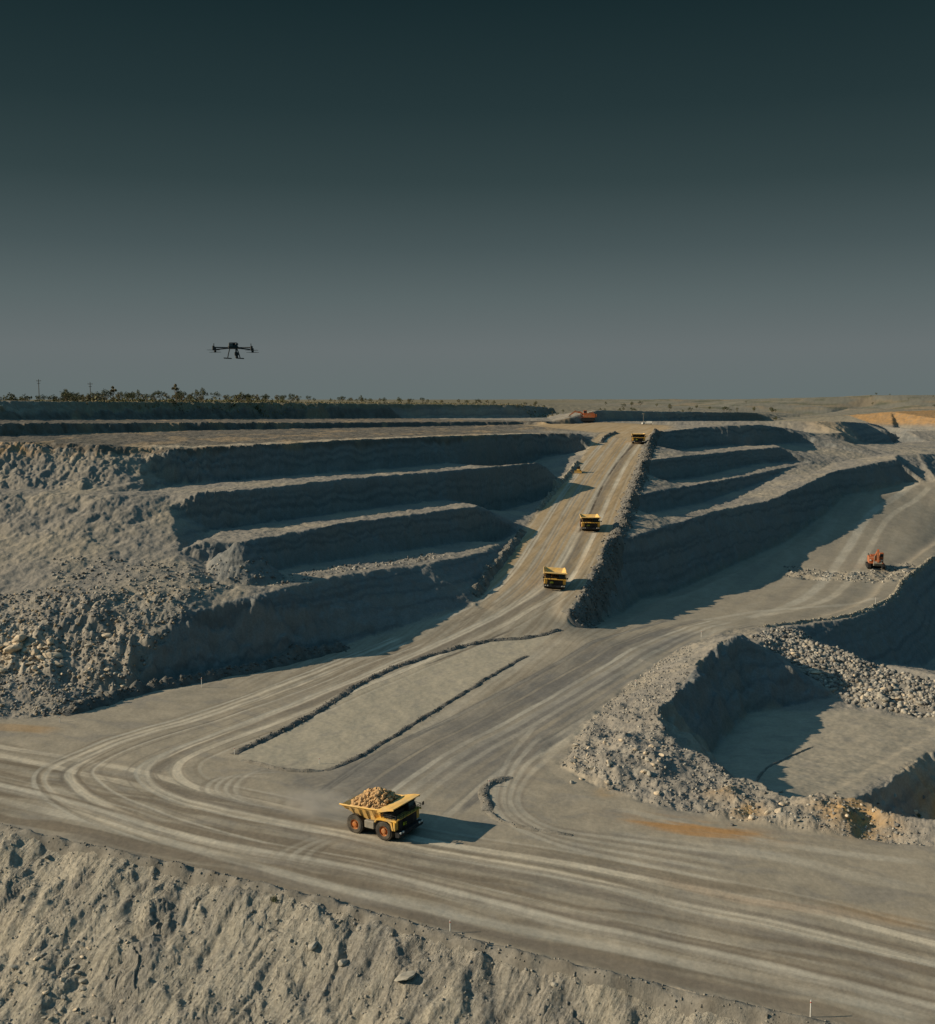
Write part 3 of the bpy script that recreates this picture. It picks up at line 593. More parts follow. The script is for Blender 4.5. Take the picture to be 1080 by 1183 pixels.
an = N.new('ShaderNodeMix'); an.data_type = 'RGBA'; an.blend_type = 'MULTIPLY'; L.new(ma_.outputs['Result'], an.inputs['Factor']); L.new(mx.outputs['Result'], an.inputs['A']); an.inputs['B'].default_value = (.6, .85, .9, 1)   # the sky away from the sun is deeper
L.new(an.outputs['Result'], bg.inputs['Color']); bg.inputs['Strength'].default_value = 1.0
scene.view_settings.view_transform = 'Standard'; scene.view_settings.look = 'None'; scene.view_settings.gamma = 1; scene.view_settings.exposure = 0
scene.cycles.max_bounces = 5; scene.cycles.diffuse_bounces = 1
#PART4
# ------------------------------------------------------------------ mesh helpers
class MB:
    """collects shapes and links them as one mesh object"""
    def __init__(self): self.v, self.f = [], []
    def add(self, v, f):
        b = len(self.v); self.v += [tuple(p) for p in v]; self.f += [tuple(b + i for i in q) for q in f]; return self
    def box(self, x0, x1, y0, y1, z0, z1, b=.04):
        bm = bmesh.new(); bmesh.ops.create_cube(bm, size=1)
        bmesh.ops.scale(bm, vec=(x1 - x0, y1 - y0, z1 - z0), verts=bm.verts); bmesh.ops.translate(bm, vec=((x0 + x1) / 2, (y0 + y1) / 2, (z0 + z1) / 2), verts=bm.verts)
        if b: bmesh.ops.bevel(bm, geom=bm.edges[:], offset=min(b, .3 * min(x1 - x0, y1 - y0, z1 - z0)), segments=1, affect='EDGES')
        return self.take(bm)
    def take(self, bm):
        bm.verts.index_update(); self.add([v.co[:] for v in bm.verts], [[v.index for v in f.verts] for f in bm.faces]); bm.free(); return self
    def prism(self, prof, y0, y1):
        """side profile in x, z pulled across y"""
        n = len(prof); v = [(x, y0, z) for x, z in prof] + [(x, y1, z) for x, z in prof]
        return self.add(v, [tuple(range(n)), tuple(reversed(range(n, 2 * n)))] + [(i, i + n, (i + 1) % n + n, (i + 1) % n) for i in range(n)])
    def tube(self, pts, r, n=8, r1=None):
        pts = [Vector(p) for p in pts]; rings = []
        for i, p in enumerate(pts):
            t = (pts[min(i + 1, len(pts) - 1)] - pts[max(i - 1, 0)]).normalized(); a = t.orthogonal().normalized(); c = t.cross(a)
            rr = r if r1 is None else r + (r1 - r) * i / (len(pts) - 1)
            rings.append([p + (a * math.cos(q * math.tau / n) + c * math.sin(q * math.tau / n)) * rr for q in range(n)])
        v = [q for g in rings for q in g]; f = []
        for i in range(len(rings) - 1):
            for q in range(n): f.append((i * n + q, i * n + (q + 1) % n, (i + 1) * n + (q + 1) % n, (i + 1) * n + q))
        f += [tuple(reversed(range(n))), tuple(range((len(rings) - 1) * n, len(rings) * n))]; return self.add(v, f)
    def lathe(self, prof, c, axis='y', n=28):
        """profile of (radius, offset along the axis)"""
        v, f = [], []
        for r, o in prof:
            for q in range(n):
                a = q * math.tau / n; u, w_ = r * math.cos(a), r * math.sin(a)
                v.append((c[0] + u, c[1] + o, c[2] + w_) if axis == 'y' else (c[0] + u, c[1] + w_, c[2] + o))
        for i in range(len(prof) - 1):
            for q in range(n): f.append((i * n + q, i * n + (q + 1) % n, (i + 1) * n + (q + 1) % n, (i + 1) * n + q))
        return self.add(v, f)
    def build(self, name, m, parent=None, smooth_=False):
        me = bpy.data.meshes.new(name); me.from_pydata(self.v, [], self.f); me.validate(); me.update()
        bm = bmesh.new(); bm.from_mesh(me); bmesh.ops.recalc_face_normals(bm, faces=bm.faces); bm.to_mesh(me); bm.free()
        if smooth_: me.polygons.foreach_set('use_smooth', [True] * len(me.polygons))
        me.materials.append(m); o = bpy.data.objects.new(name, me); COL.objects.link(o)
        if parent: o.parent = parent
        return o
def tag(o, label, cat, group=None, kind=None):
    if label: o['label'] = label
    if cat: o['category'] = cat
    if group: o['group'] = group
    if kind: o['kind'] = kind
    return o
def thing(name, loc, rot, label, cat, group=None):
    o = bpy.data.objects.new(name, None); COL.objects.link(o); o.location = loc; o.rotation_euler = rot; return tag(o, label, cat, group)
def copy_tree(o, parent=None):
    c = o.copy(); COL.objects.link(c); c.parent = parent
    for ch in list(o.children): copy_tree(ch, c)
    return c

# ------------------------------------------------------------------ haul trucks
DUSTC = (.36, .31, .23)
YEL = mat('yellow_paint', (.80, .46, .08), .55, var=.2, scale=.6, dust=(.52, .40, .22)); YELW = mat('worn_bed_steel', (.88, .55, .17), .6, var=.2, scale=.6, dust=(.66, .49, .26))
BLK = mat('black_steel', (.025, .026, .028), .6, var=.3, scale=1.5); TYRE = mat('dusty_rubber', (.05, .047, .042), .9, var=.3, scale=1.2, dust=(.17, .145, .11)); RIM = mat('orange_rim_paint', (.50, .17, .045), .55, var=.2, scale=2, dust=(.4, .25, .13))
GLASS = mat('dark_glass', (.02, .03, .035), .08, var=.05, spec=.6); GRY = mat('grey_steel', (.26, .25, .22), .6, var=.25, scale=1, dust=DUSTC); LAMP = mat('lamp_lens', (.8, .8, .74), .2, var=.05); PLATE = mat('green_yellow_plate', (.50, .62, .04), .5, var=.1)
TRK_G = 'haul trucks on the mine roads'
def make_truck(loc, rot, label):
    t = thing('haul_truck', loc, rot, label, 'truck', TRK_G)
    f = MB()
    for s in (-1, 1): f.prism([(-5.6, 2.3), (-5.6, 3.0), (-1, 2.75), (5.4, 2.75), (6.4, 2.4), (6.4, 1.7), (-1, 1.75)], s * 1.35 - .3, s * 1.35 + .3)
    f.box(-4.9, -4.2, -1.7, 1.7, 1.7, 2.6); f.box(-1, -.4, -1.4, 1.4, 1.9, 2.6); f.box(3.0, 3.9, -2.6, 2.6, 1.6, 2.5)
    f.lathe([(.01, -3.2), (.95, -3.1), (1.0, -1.2), (1.15, 0), (1.0, 1.2), (.95, 3.1), (.01, 3.2)], (-3.9, 0, 2.0), n=16); f.build('frame', BLK, t)
    # body: sloped floor rising to a duck tail, flared sides, heavy rim
    st_ = [(-7.9, 5.15, 5.55, 3.9, 4.35), (-5.6, 4.05, 5.75, 3.4, 4.6), (-3.2, 3.15, 5.95, 3.2, 4.7), (0.2, 3.0, 6.15, 3.1, 4.7), (2.1, 3.55, 6.35, 3.1, 4.7), (2.7, 5.7, 6.45, 3.3, 4.7)]
    b = MB(); v, q = [], []
    for x, zb, zt, hb, ht in st_:
        v += [(x, -ht, zt), (x, -hb, zb), (x, hb, zb), (x, ht, zt), (x, ht - .22, zt), (x, hb - .2, zb + .22), (x, -hb + .2, zb + .22), (x, -ht + .22, zt)]
    n = len(st_)
    for i in range(n - 1):
        for k_ in range(8): q.append((i * 8 + k_, i * 8 + (k_ + 1) % 8, i * 8 + 8 + (k_ + 1) % 8, i * 8 + 8 + k_))
    q += [tuple(range(8)), tuple(range((n - 1) * 8, n * 8))]; b.add(v, q)
    b.box(2.35, 2.75, -4.6, 4.6, 5.5, 6.4)
    for x in (-6.6, -4.9, -3.0, -1.2, .6, 2.2):                      # ribs on the sides
        i = max(j for j in range(n) if st_[j][0] <= x); a, c = st_[i], st_[min(i + 1, n - 1)]; k_ = (x - a[0]) / max(c[0] - a[0], .01)
        zb, zt, hb, ht = (a[j] + (c[j] - a[j]) * k_ for j in (1, 2, 3, 4))
        for s in (-1, 1): b.add([(x - .18, s * hb, zb), (x + .18, s * hb, zb), (x + .18, s * (hb + .22), zb + .05), (x - .18, s * (hb + .22), zb + .05), (x - .18, s * ht, zt - .3), (x + .18, s * ht, zt - .3), (x + .18, s * (ht + .16), zt - .25), (x - .18, s * (ht + .16), zt - .25)],
            [(0, 1, 2, 3), (4, 5, 6, 7), (0, 1, 5, 4), (1, 2, 6, 5), (2, 3, 7, 6), (3, 0, 4, 7)])
    for s in (-1, 1): b.tube([(x, s * (ht + .02), zt) for x, zb, zt, hb, ht in st_], .17, 6)
    bed = b.build('dump_bed', YELW, t)
    c = MB(); prof = [(2.4, 6.3), (3.6, 6.62), (4.9, 6.95), (6.2, 7.1), (6.2, 7.3), (4.9, 7.18), (3.6, 6.86), (2.4, 6.55)]; c.prism(prof, -4.75, 4.75)
    for s in (-1, 1): c.prism([(2.2, 5.85), (3.2, 6.15), (4.8, 6.65), (6.2, 6.95), (6.2, 7.34), (4.8, 7.2), (3.6, 6.9), (2.2, 6.5)], s * 4.82 - .1, s * 4.82 + .1)
    for y in (-3, -1, 1, 3): c.prism([(2.4, 6.05), (4.8, 6.7), (6.0, 6.95), (6.0, 7.1), (4.8, 6.95), (2.4, 6.3)], y - .12, y + .12)
    c.build('canopy', YELW, bed)
    # wheels: singles in front, duals behind
    def wheel(x, y, s, wd):
        m_ = MB(); r, h = 2.0, wd / 2
        m_.lathe([(1.05, -h * .95), (1.3, -h), (1.75, -h), (1.95, -h * .8), (r, -h * .55), (r, h * .55), (1.95, h * .8), (1.75, h), (1.3, h), (1.05, h * .95)], (x, y, 2.0), n=36)
        for k_ in range(36):
            a = k_ * math.tau / 36; ca, sa = math.cos(a), math.sin(a)
            for e_ in (-1, 1):
                y0, y1 = (y - h * .85, y - .06) if e_ < 0 else (y + .06, y + h * .85); a2 = a + e_ * .04
                p = [(x + (rr) * math.cos(a2 + da), yy, 2.0 + (rr) * math.sin(a2 + da)) for yy in (y0, y1) for da, rr in ((-.045, 1.93), (.045, 1.93), (.045, 2.06), (-.045, 2.06))]
                m_.add(p, [(0, 1, 2, 3), (4, 5, 6, 7), (0, 1, 5, 4), (1, 2, 6, 5), (2, 3, 7, 6), (3, 0, 4, 7)])
        o = m_.build('wheel', TYRE, t)
        k_ = MB(); so_ = s * h
        k_.lathe([(1.12, so_ * .95), (1.0, so_ * .9), (.95, so_ * .55), (.62, so_ * .45), (.55, so_ * .95), (.3, so_ * 1.05), (.01, so_ * 1.05)], (x, y, 2.0), n=24)
        for j in range(12):
            a = j * math.tau / 12; k_.tube([(x + .8 * math.cos(a), y + so_ * .5, 2 + .8 * math.sin(a)), (x + .8 * math.cos(a), y + so_ * .66, 2 + .8 * math.sin(a))], .06, 6)
        k_.build('rim', RIM, o); return o
    for s in (-1, 1): wheel(3.4, s * 3.75, s, 1.55)
    for s in (-1, 1): wheel(-3.9, s * 3.95, s, 1.35); wheel(-3.9, s * 2.4, s, 1.35)
    # front end
    d = MB(); d.box(2.7, 6.7, -4.6, 4.6, 4.55, 4.72); d.box(2.7, 6.75, -4.65, -4.45, 4.4, 4.75); d.box(2.7, 6.75, 4.45, 4.65, 4.4, 4.75); d.build('deck', YEL, t)
    for s in (-1, 1):
        fe = MB(); fe.prism([(1.1, 3.55), (1.5, 4.3), (2.7, 4.5), (4.6, 4.5), (5.5, 4.2), (5.9, 2.6), (5.6, 2.6), (5.2, 3.8), (4.5, 4.25), (2.8, 4.25), (1.7, 4.05), (1.4, 3.5)], s * 3.75 - .85, s * 3.75 + .85)
        fe.box(5.75, 6.3, min(s * 3.3, s * 4.5), max(s * 3.3, s * 4.5), 2.5, 4.5, .08); fe.build('fender', YEL, t)
    g = MB(); g.box(5.7, 6.5, -3.2, 3.2, 2.2, 4.5)
    for z in np.arange(2.45, 4.4, .22): g.box(6.5, 6.58, -1.8, 1.8, z, z + .1, 0)
    g.build('grille', BLK, t)
    bp = MB(); bp.prism([(6.3, 1.25), (6.3, 2.25), (7.2, 2.25), (7.35, 1.9), (7.2, 1.3)], -4.4, 4.4); bp.box(7.2, 7.5, -3.2, 3.2, 1.55, 1.9); bpo = bp.build('bumper', BLK, t)
    for y in (-3.9, -3.0, 3.0, 3.9): h_ = MB(); h_.box(7.2, 7.42, y - .26, y + .26, 1.95, 2.35); h_.build('headlight', LAMP, bpo)
    pl = MB(); pl.box(6.6, 6.68, -2.0, -.8, 3.0, 3.7); pl.build('number_panel', PLATE, t)
    cb = MB(); cb.prism([(3.3, 4.72), (3.3, 6.3), (5.35, 6.55), (5.75, 5.5), (5.75, 4.72)], 1.3, 3.9); cb.box(4.2, 5.75, 1.15, 4.05, 6.52, 6.62); cbo = cb.build('cab', BLK, t)
    wn = MB(); wn.add([(5.50, 1.5, 6.45), (5.50, 3.7, 6.45), (5.80, 3.7, 5.52), (5.80, 1.5, 5.52)], [(0, 1, 2, 3)]); wn.add([(5.44, 1.5, 6.45), (5.44, 3.7, 6.45), (5.74, 3.7, 5.52), (5.74, 1.5, 5.52)], [(3, 2, 1, 0)]); wn.build('windscreen', GLASS, cbo)
    for y in (1.26, 3.9): wn = MB(); wn.box(3.6, 5.1, y, y + .04, 5.5, 6.5, 0); wn.build('side_window', GLASS, cbo)
    el_ = MB(); el_.box(3.2, 5.2, -4.1, -1.6, 4.72, 6.1); el_.box(3.4, 5.0, -1.4, .9, 4.72, 5.6); el_.build('engine_housing', BLK, t)
    for y in (-3.1, -2.1, -.2): ac = MB(); ac.lathe([(.01, -.62), (.5, -.6), (.52, .5), (.4, .62), (.01, .64)], (2.9, y, 3.95), axis='z', n=14); ac.build('air_filter', YEL, t, True)
    ft = MB(); ft.box(-1.6, .9, -4.35, -2.4, 1.75, 3.35, .15); ft.build('fuel_tank', GRY, t); hy = MB(); hy.box(-1.4, .8, 2.4, 4.3, 1.8, 3.2, .15); hy.build('hydraulic_tank', YEL, t)
    for y in (-3.6, -2.9): af = MB(); af.box(-.2 + (y + 3.6), .9 + (y + 3.6) * 1.6, y - .3, y + .35, 3.5, 4.35, .1); af.build('air_tank', YEL, t)
    for s in (-1, 1): hc = MB(); hc.tube([(-.8, s * 1.9, 2.1), (.3, s * 1.9, 3.1)], .28, 10); hc.tube([(.3, s * 1.9, 3.1), (1.0, s * 1.9, 3.7)], .18, 10); hc.build('hoist_cylinder', GRY, t)
    hr = MB()
    for pts in ([(6.65, -4.5, 5.7), (6.65, 4.5, 5.7)], [(6.65, -4.5, 5.25), (6.65, 4.5, 5.25)], [(3, -4.5, 5.7), (6.65, -4.5, 5.7)], [(3, -4.5, 5.25), (6.65, -4.5, 5.25)], [(3, 4.5, 5.7), (6.65, 4.5, 5.7)]): hr.tube(pts, .05, 6)
    for y in np.linspace(-4.5, 4.5, 8): hr.tube([(6.65, y, 4.7), (6.65, y, 5.7)], .05, 6)
    for x in (3, 4.2, 5.4): hr.tube([(x, -4.5, 4.7), (x, -4.5, 5.7)], .05, 6); hr.tube([(x, 4.5, 4.7), (x, 4.5, 5.7)], .05, 6)
    hr.build('handrail', BLK, t)
    ld = MB()
    for y in (-1.9, -1.1): ld.tube([(7.35, y, 2.2), (6.7, y, 4.7)], .05, 6)
    for k_ in range(8): z = 2.35 + k_ * .3; ld.box(7.28 - k_ * .078, 7.48 - k_ * .078, -1.9, -1.1, z, z + .05, 0)
    ld.build('ladder', BLK, t)
    for s in (-1, 1): mi = MB(); mi.tube([(6.6, s * 4.5, 5.4), (6.95, s * 4.95, 5.5)], .05, 6); mi.box(6.9, 7.02, s * 4.95 - .3, s * 4.95 + .3, 5.2, 5.95); mi.build('mirror', BLK, t)
    ex = MB(); ex.tube([(2.9, 1.0, 3.4), (2.5, 1.0, 3.9), (1.9, 1.4, 4.2)], .22, 8); ex.build('exhaust', BLK, t)
    bc = MB(); bc.lathe([(.12, 0), (.12, .2), (.05, .3), (.01, .3)], (5.5, 3.5, 6.62), axis='z', n=10); bc.build('beacon', mat('amber_plastic', (.7, .25, .02), .3), cbo)
    return t
def slope_rot(p, ang, reach=6.0):
    """rotation that lays a machine on the ramp with its +x axis along a plan heading"""
    dx, dy = math.cos(ang), math.sin(ang)
    h = lambda a, b: float(baseH(p.x + dx * a - dy * b, p.y + dy * a + dx * b))
    pit = math.atan2(h(reach, 0) - h(-reach, 0), 2 * reach); rol = math.atan2(h(0, 3) - h(0, -3), 6)
    return (Matrix.Rotation(ang, 4, 'Z') @ Matrix.Rotation(-pit, 4, 'Y') @ Matrix.Rotation(rol, 4, 'X')).to_euler()
p = on(442, 958); TRUCK0 = p
truck = make_truck(p, (0, 0, R(-31)), 'large yellow haul truck heaped with tan rock at the road junction')
for px, py, ang, lab in ((640, 676, R(-93), 'yellow haul truck coming down the ramp, lowest of the three on the ramp'), (681, 610.5, R(-91), 'yellow haul truck halfway down the sandy ramp, behind the lowest ramp truck'), (737, 511.5, R(-96), 'small distant yellow haul truck entering the top of the ramp')):
    o = copy_tree(truck); q = on(px, py); o.location = q; o.rotation_euler = slope_rot(q, ang); o['label'] = lab
# the rock in the first truck's bed
def rock_shape(r, sub=1, jag=.28, rs=None):
    rs = rs or random; bm = bmesh.new(); bmesh.ops.create_icosphere(bm, subdivisions=sub, radius=r)
    sc_ = Vector((rs.uniform(.75, 1.3), rs.uniform(.7, 1.2), rs.uniform(.6, 1.0)))
    cuts = [(Vector((rs.uniform(-1, 1), rs.uniform(-1, 1), rs.uniform(-1, 1))).normalized(), rs.uniform(.55, .85) * r) for _ in range(7)]
    for v in bm.verts:
        for n_, d in cuts:
            k_ = v.co.dot(n_)
            if k_ > d: v.co -= n_ * (k_ - d)
        v.co *= 1 + rs.uniform(-jag, jag) * .35; v.co = Vector((v.co.x * sc_.x, v.co.y * sc_.y, v.co.z * sc_.z))
    bm.verts.index_update(); vs = [v.co.copy() for v in bm.verts]; fs = [[v.index for v in f.verts] for f in bm.faces]; bm.free(); return vs, fs
ROCKTAN = mat('tan_rock', (.56, .36, .18), .95, var=.4, scale=.9, spec=.1, bump=.06)
ml = MB(); nx_, ny_ = 14, 12; hv, hf = [], []
def heap(x, y): return 5.35 + max(0, 1 - ((x + 1.2) / 5.2) ** 2) * max(0, 1 - (y / 4.6) ** 2) * 3.1
for i in range(nx_):
    for j in range(ny_):
        x, y = -6.2 + 8.4 * i / (nx_ - 1), -4.1 + 8.2 * j / (ny_ - 1); hv.append((x, y, heap(x, y) - .2))
for i in range(nx_ - 1):
    for j in range(ny_ - 1): hf.append((i * ny_ + j, i * ny_ + j + 1, (i + 1) * ny_ + j + 1, (i + 1) * ny_ + j))
ml.add(hv, hf)
for k_ in range(330):
    x, y = random.uniform(-5.9, 2.3), random.uniform(-3.9, 3.9); vs, fs = rock_shape(random.choice((.22, .3, .38, .5, .66)), 1)
    if heap(x, y) < 5.35 and random.random() < .6: continue
    ml.add([(v.x + x, v.y + y, v.z + heap(x, y)) for v in vs], fs)
ld = ml.build('rock_load', ROCKTAN); ld.location = truck.location; ld.rotation_euler = truck.rotation_euler
tag(ld, 'heap of tan rock piled in the bed of the nearest haul truck', 'rock load')

# ------------------------------------------------------------------ excavators and dozer
ORG = mat('orange_red_paint', (.46, .12, .04), .6, var=.25, scale=.6, dust=(.40, .26, .16))
def make_excavator(loc, rot, label, k, boom_a, stick_a, bucket_a):
    """a big hydraulic shovel: x forward, house over two tracks"""
    t = thing('excavator', loc, rot, label, 'excavator', 'orange excavators')
    for s in (-1, 1):
        m_ = MB(); n = 20; pr = []
        for i in range(n):
            a = math.tau * i / n; pr.append((3.6 * (1 if math.cos(a) > 0 else -1) + .95 * math.cos(a), .95 + .95 * math.sin(a)))
        m_.prism([(x * k, z * k) for x, z in pr], (s * 3.0 - .65) * k, (s * 3.0 + .65) * k)
        for i in range(18):
            x = -4.2 + i * .5; m_.box((x) * k, (x + .3) * k, (s * 3.0 - .68) * k, (s * 3.0 + .68) * k, 1.9 * k, 1.97 * k, 0)
        tr = m_.build('track', BLK, t)
    cf = MB(); cf.box(-1.8 * k, 1.8 * k, -2.4 * k, 2.4 * k, .9 * k, 1.7 * k); cf.lathe([(.01, 1.7 * k), (1.7 * k, 1.7 * k), (1.7 * k, 2.2 * k), (.01, 2.2 * k)], (0, 0, 0), axis='z', n=20); cf.build('undercarriage', BLK, t)
    h_ = MB(); h_.prism([(x * k, z * k) for x, z in ((-4.6, 2.2), (-4.9, 2.8), (-4.7, 4.9), (-1.0, 5.2), (2.4, 4.6), (2.6, 2.2))], -2.9 * k, 2.9 * k); h_.box(-3.9 * k, -.6 * k, -2.0 * k, 2.0 * k, 5.1 * k, 5.6 * k, .1 * k); ho = h_.build('house', ORG, t)
    cw = MB(); cw.box(-6.0 * k, -4.6 * k, -2.8 * k, 2.8 * k, 2.3 * k, 4.6 * k, .3 * k); cw.build('counterweight', ORG, t)
    cb = MB(); cb.box(.6 * k, 2.9 * k, 1.2 * k, 2.9 * k, 4.4 * k, 7.0 * k, .12 * k); cbo = cb.build('cab', ORG, t)
    for a in ((2.9, 2.94, 1.4, 2.7, 5.3, 6.6), (1.0, 2.6, 2.9, 2.94, 5.3, 6.6)): w_ = MB(); w_.box(*[q * k for q in a], 0); w_.build('window', GLASS, cbo)
    for y in (-2.4, 2.2): l_ = MB(); l_.box(2.6 * k, 2.8 * k, (y - .35) * k, (y + .35) * k, 3.4 * k, 3.95 * k, .05); l_.build('work_light', LAMP, t)
    L1, L2 = 7.6 * k, 4.6 * k; p0 = Vector((1.6 * k, 0, 3.4 * k)); u1 = Vector((math.cos(boom_a), 0, math.sin(boom_a))); n1_ = Vector((-u1.z, 0, u1.x)); p1 = p0 + u1 * L1
    bm_ = MB(); bm_.prism([(q.x, q.z) for q in (p0 - n1_ * .5 * k, p0 + n1_ * .6 * k, p0 + u1 * L1 * .45 + n1_ * 1.5 * k, p1 + n1_ * .4 * k, p1 - n1_ * .35 * k, p0 + u1 * L1 * .45 + n1_ * .3 * k)], -.55 * k, .55 * k); bm_.build('boom', ORG, t)
    u2 = Vector((math.cos(stick_a), 0, math.sin(stick_a))); n2_ = Vector((-u2.z, 0, u2.x)); p2 = p1 + u2 * L2
    sk_ = MB(); sk_.prism([(q.x, q.z) for q in (p1 - u2 * 1.1 * k + n2_ * .3 * k, p1 + n2_ * .6 * k, p2 + n2_ * .3 * k, p2 - n2_ * .3 * k, p1 - n2_ * .5 * k)], -.42 * k, .42 * k); sk_.build('stick', ORG, t)
    u3 = Vector((math.cos(bucket_a), 0, math.sin(bucket_a))); n3 = Vector((-u3.z, 0, u3.x))
    bk = MB(); pr = [p2 + n3 * .5 * k, p2 + u3 * 1.3 * k + n3 * 1.0 * k, p2 + u3 * 2.6 * k + n3 * .5 * k, p2 + u3 * 2.9 * k - n3 * .6 * k, p2 + u3 * 2.6 * k - n3 * .6 * k, p2 + u3 * 2.2 * k + n3 * .3 * k, p2 + u3 * 1.2 * k + n3 * .6 * k, p2 + u3 * .2 * k - n3 * .5 * k, p2 - n3 * .5 * k]
    bk.prism([(q.x, q.z) for q in pr], -1.6 * k, 1.6 * k)
    for s in (-1, 1): bk.prism([(q.x, q.z) for q in (p2 + n3 * .4 * k, p2 + u3 * 1.3 * k + n3 * .9 * k, p2 + u3 * 2.5 * k + n3 * .4 * k, p2 + u3 * 2.8 * k - n3 * .6 * k, p2 - n3 * .5 * k)], s * 1.55 * k - .08 * k, s * 1.55 * k + .08 * k)
    for y in (-1.3, -.65, 0, .65, 1.3): e_ = p2 + u3 * 2.8 * k - n3 * .6 * k; bk.tube([(e_.x, y * k, e_.z), ((e_ - n3 * .55 * k).x, y * k, (e_ - n3 * .55 * k).z)], .13 * k, 5, .05 * k)
    bk.build('bucket', GRY, t)
    for s in (-1, 1): cy = MB(); e_ = p0 + u1 * L1 * .5 + n1_ * .4 * k; cy.tube([(2.5 * k, s * .95 * k, 2.7 * k), (e_.x, s * .75 * k, e_.z)], .2 * k, 8); cy.build('boom_cylinder', GRY, t)
    cy = MB(); a_, b_ = p0 + u1 * L1 * .5 + n1_ * 1.5 * k, p1 - u2 * 1.0 * k + n2_ * .3 * k; cy.tube([tuple(a_), tuple(b_)], .2 * k, 8); cy.build('stick_cylinder', GRY, t)
    hr = MB(); hr.tube([(-4.6 * k, -2.7 * k, 5.9 * k), (.4 * k, -2.7 * k, 6.0 * k)], .06 * k, 6)
    for x in (-4.6, -3, -1.3, .4): hr.tube([(x * k, -2.7 * k, 4.9 * k), (x * k, -2.7 * k, 6.0 * k)], .06 * k, 6)
    hr.build('handrail', BLK, t); return t
q = on(1011, 656); make_excavator(q, (0, 0, R(-104)), 'orange excavator facing us beside the rubble on the right pit floor', 1.28, R(38), R(-78), R(-150))
q = on(679, 487); make_excavator(q, (0, 0, R(172)), 'distant orange excavator side-on at the head of the ramp', 1.4, R(20), R(-35), R(-140))
q = on(668, 546); dz = thing('bulldozer', q, slope_rot(q, R(-100), 3), 'small yellow bulldozer on the left side of the upper ramp', 'bulldozer')
for s in (-1, 1):
    m_ = MB(); m_.prism([(-2.4, .5), (-2.1, 0.05), (2.1, .05), (2.5, .6), (2.1, 1.2), (0, 1.5), (-2.1, 1.2)], s * 1.35 - .35, s * 1.35 + .35); m_.build('track', BLK, dz)
m_ = MB(); m_.prism([(-2.3, .8), (-2.3, 2.1), (.2, 2.2), (2.3, 2.0), (2.4, .8)], -.9, .9); m_.build('body', YEL, dz)
m_ = MB(); m_.box(-1.6, .3, -.95, .95, 2.15, 3.5, .08); m_.box(-1.8, .5, -1.1, 1.1, 3.5, 3.65, .03); cbo = m_.build('cab', BLK, dz); m_ = MB(); m_.box(.3, .34, -.8, .8, 2.4, 3.35, 0); m_.build('windscreen', GLASS, cbo)
m_ = MB(); m_.prism([(3.0, .05), (3.25, .5), (3.15, 1.2), (3.4, 1.9), (3.2, 1.9), (2.95, 1.2), (3.0, .5), (2.85, .05)], -2.3, 2.3); m_.build('blade', YEL, dz)
for s in (-1, 1): m_ = MB(); m_.tube([(0, s * 1.8, .7), (3.0, s * 1.8, .6)], .15, 6); m_.build('push_arm', YEL, dz)
m_ = MB(); m_.tube([(1.3, .4, 2.0), (1.3, .4, 3.0)], .1, 8); m_.build('exhaust', BLK, dz); m_ = MB(); m_.prism([(-2.3, 1.6), (-3.2, 1.5), (-3.4, .4), (-3.2, .3), (-3.0, 1.2), (-2.3, 1.2)], -.25, .25); m_.build('ripper', BLK, dz)

# ------------------------------------------------------------------ drone
DRN = mat('dark_drone_plastic', (.022, .025, .027), .5, var=.2, scale=20); DRG = mat('grey_drone_plastic', (.10, .105, .105), .5, var=.2, scale=20)
dray = ray(269.5, 402); dt = 22 / dray[1]; dr = thing('drone', (dray[0] * dt, 22, CAM_H + dray[2] * dt), (0, 0, R(8)), 'dark quadcopter drone hovering in the sky over the left benches', 'drone')
m_ = MB(); m_.box(-.105, .105, -.16, .16, -.02, .05, .02); m_.box(-.095, .1, -.10, .12, .05, .115, .025); m_.build('body', DRN, dr)
m_ = MB(); m_.box(-.09, .0, -.165, -.10, .02, .10, .01); m_.build('battery', DRG, dr)
m_ = MB(); m_.box(.05, .1, -.12, -.06, .05, .10, .01); m_.build('antenna_housing', DRG, dr)
for sx_, sy_ in ((-1, -1), (1, -1), (-1, 1), (1, 1)):
    e_ = (sx_ * .40, sy_ * .19 - .05, .0 if sy_ < 0 else -.03); m_ = MB(); m_.tube([(sx_ * .08, sy_ * .1, .0), e_], .013, 8); ao = m_.build('arm', DRN, dr)
    m_ = MB(); m_.lathe([(.005, .035), (.026, .03), (.028, -.05), (.02, -.065), (.005, -.065)], e_, axis='z', n=14); mo = m_.build('motor', DRN, ao)
    m_ = MB(); a = random.uniform(-.35, .35)
    for q_ in (0, 1):
        aa = a + q_ * math.pi; ca, sa = math.cos(aa), math.sin(aa); pr = [(.01, -.010), (.04, -.020), (.09, -.016), (.14, -.004), (.14, .004), (.09, .010), (.04, .012), (.01, .010)]
        top = [(e_[0] + x * ca - y * sa, e_[1] + x * sa + y * ca, e_[2] - .055 - y * .25) for x, y in pr]; bot = [(x, y, z - .004) for x, y, z in top]; n = len(pr)
        m_.add(top + bot, [tuple(range(n)), tuple(reversed(range(n, 2 * n)))] + [(i, (i + 1) % n, (i + 1) % n + n, i + n) for i in range(n)])
    m_.build('propeller', DRN, ao)
    if sy_ < 0: m_ = MB(); m_.tube([(e_[0] - sx_ * .008, e_[1], .03), (e_[0] - sx_ * .012, e_[1], .085)], .008, 6); m_.build('antenna', DRN, ao)
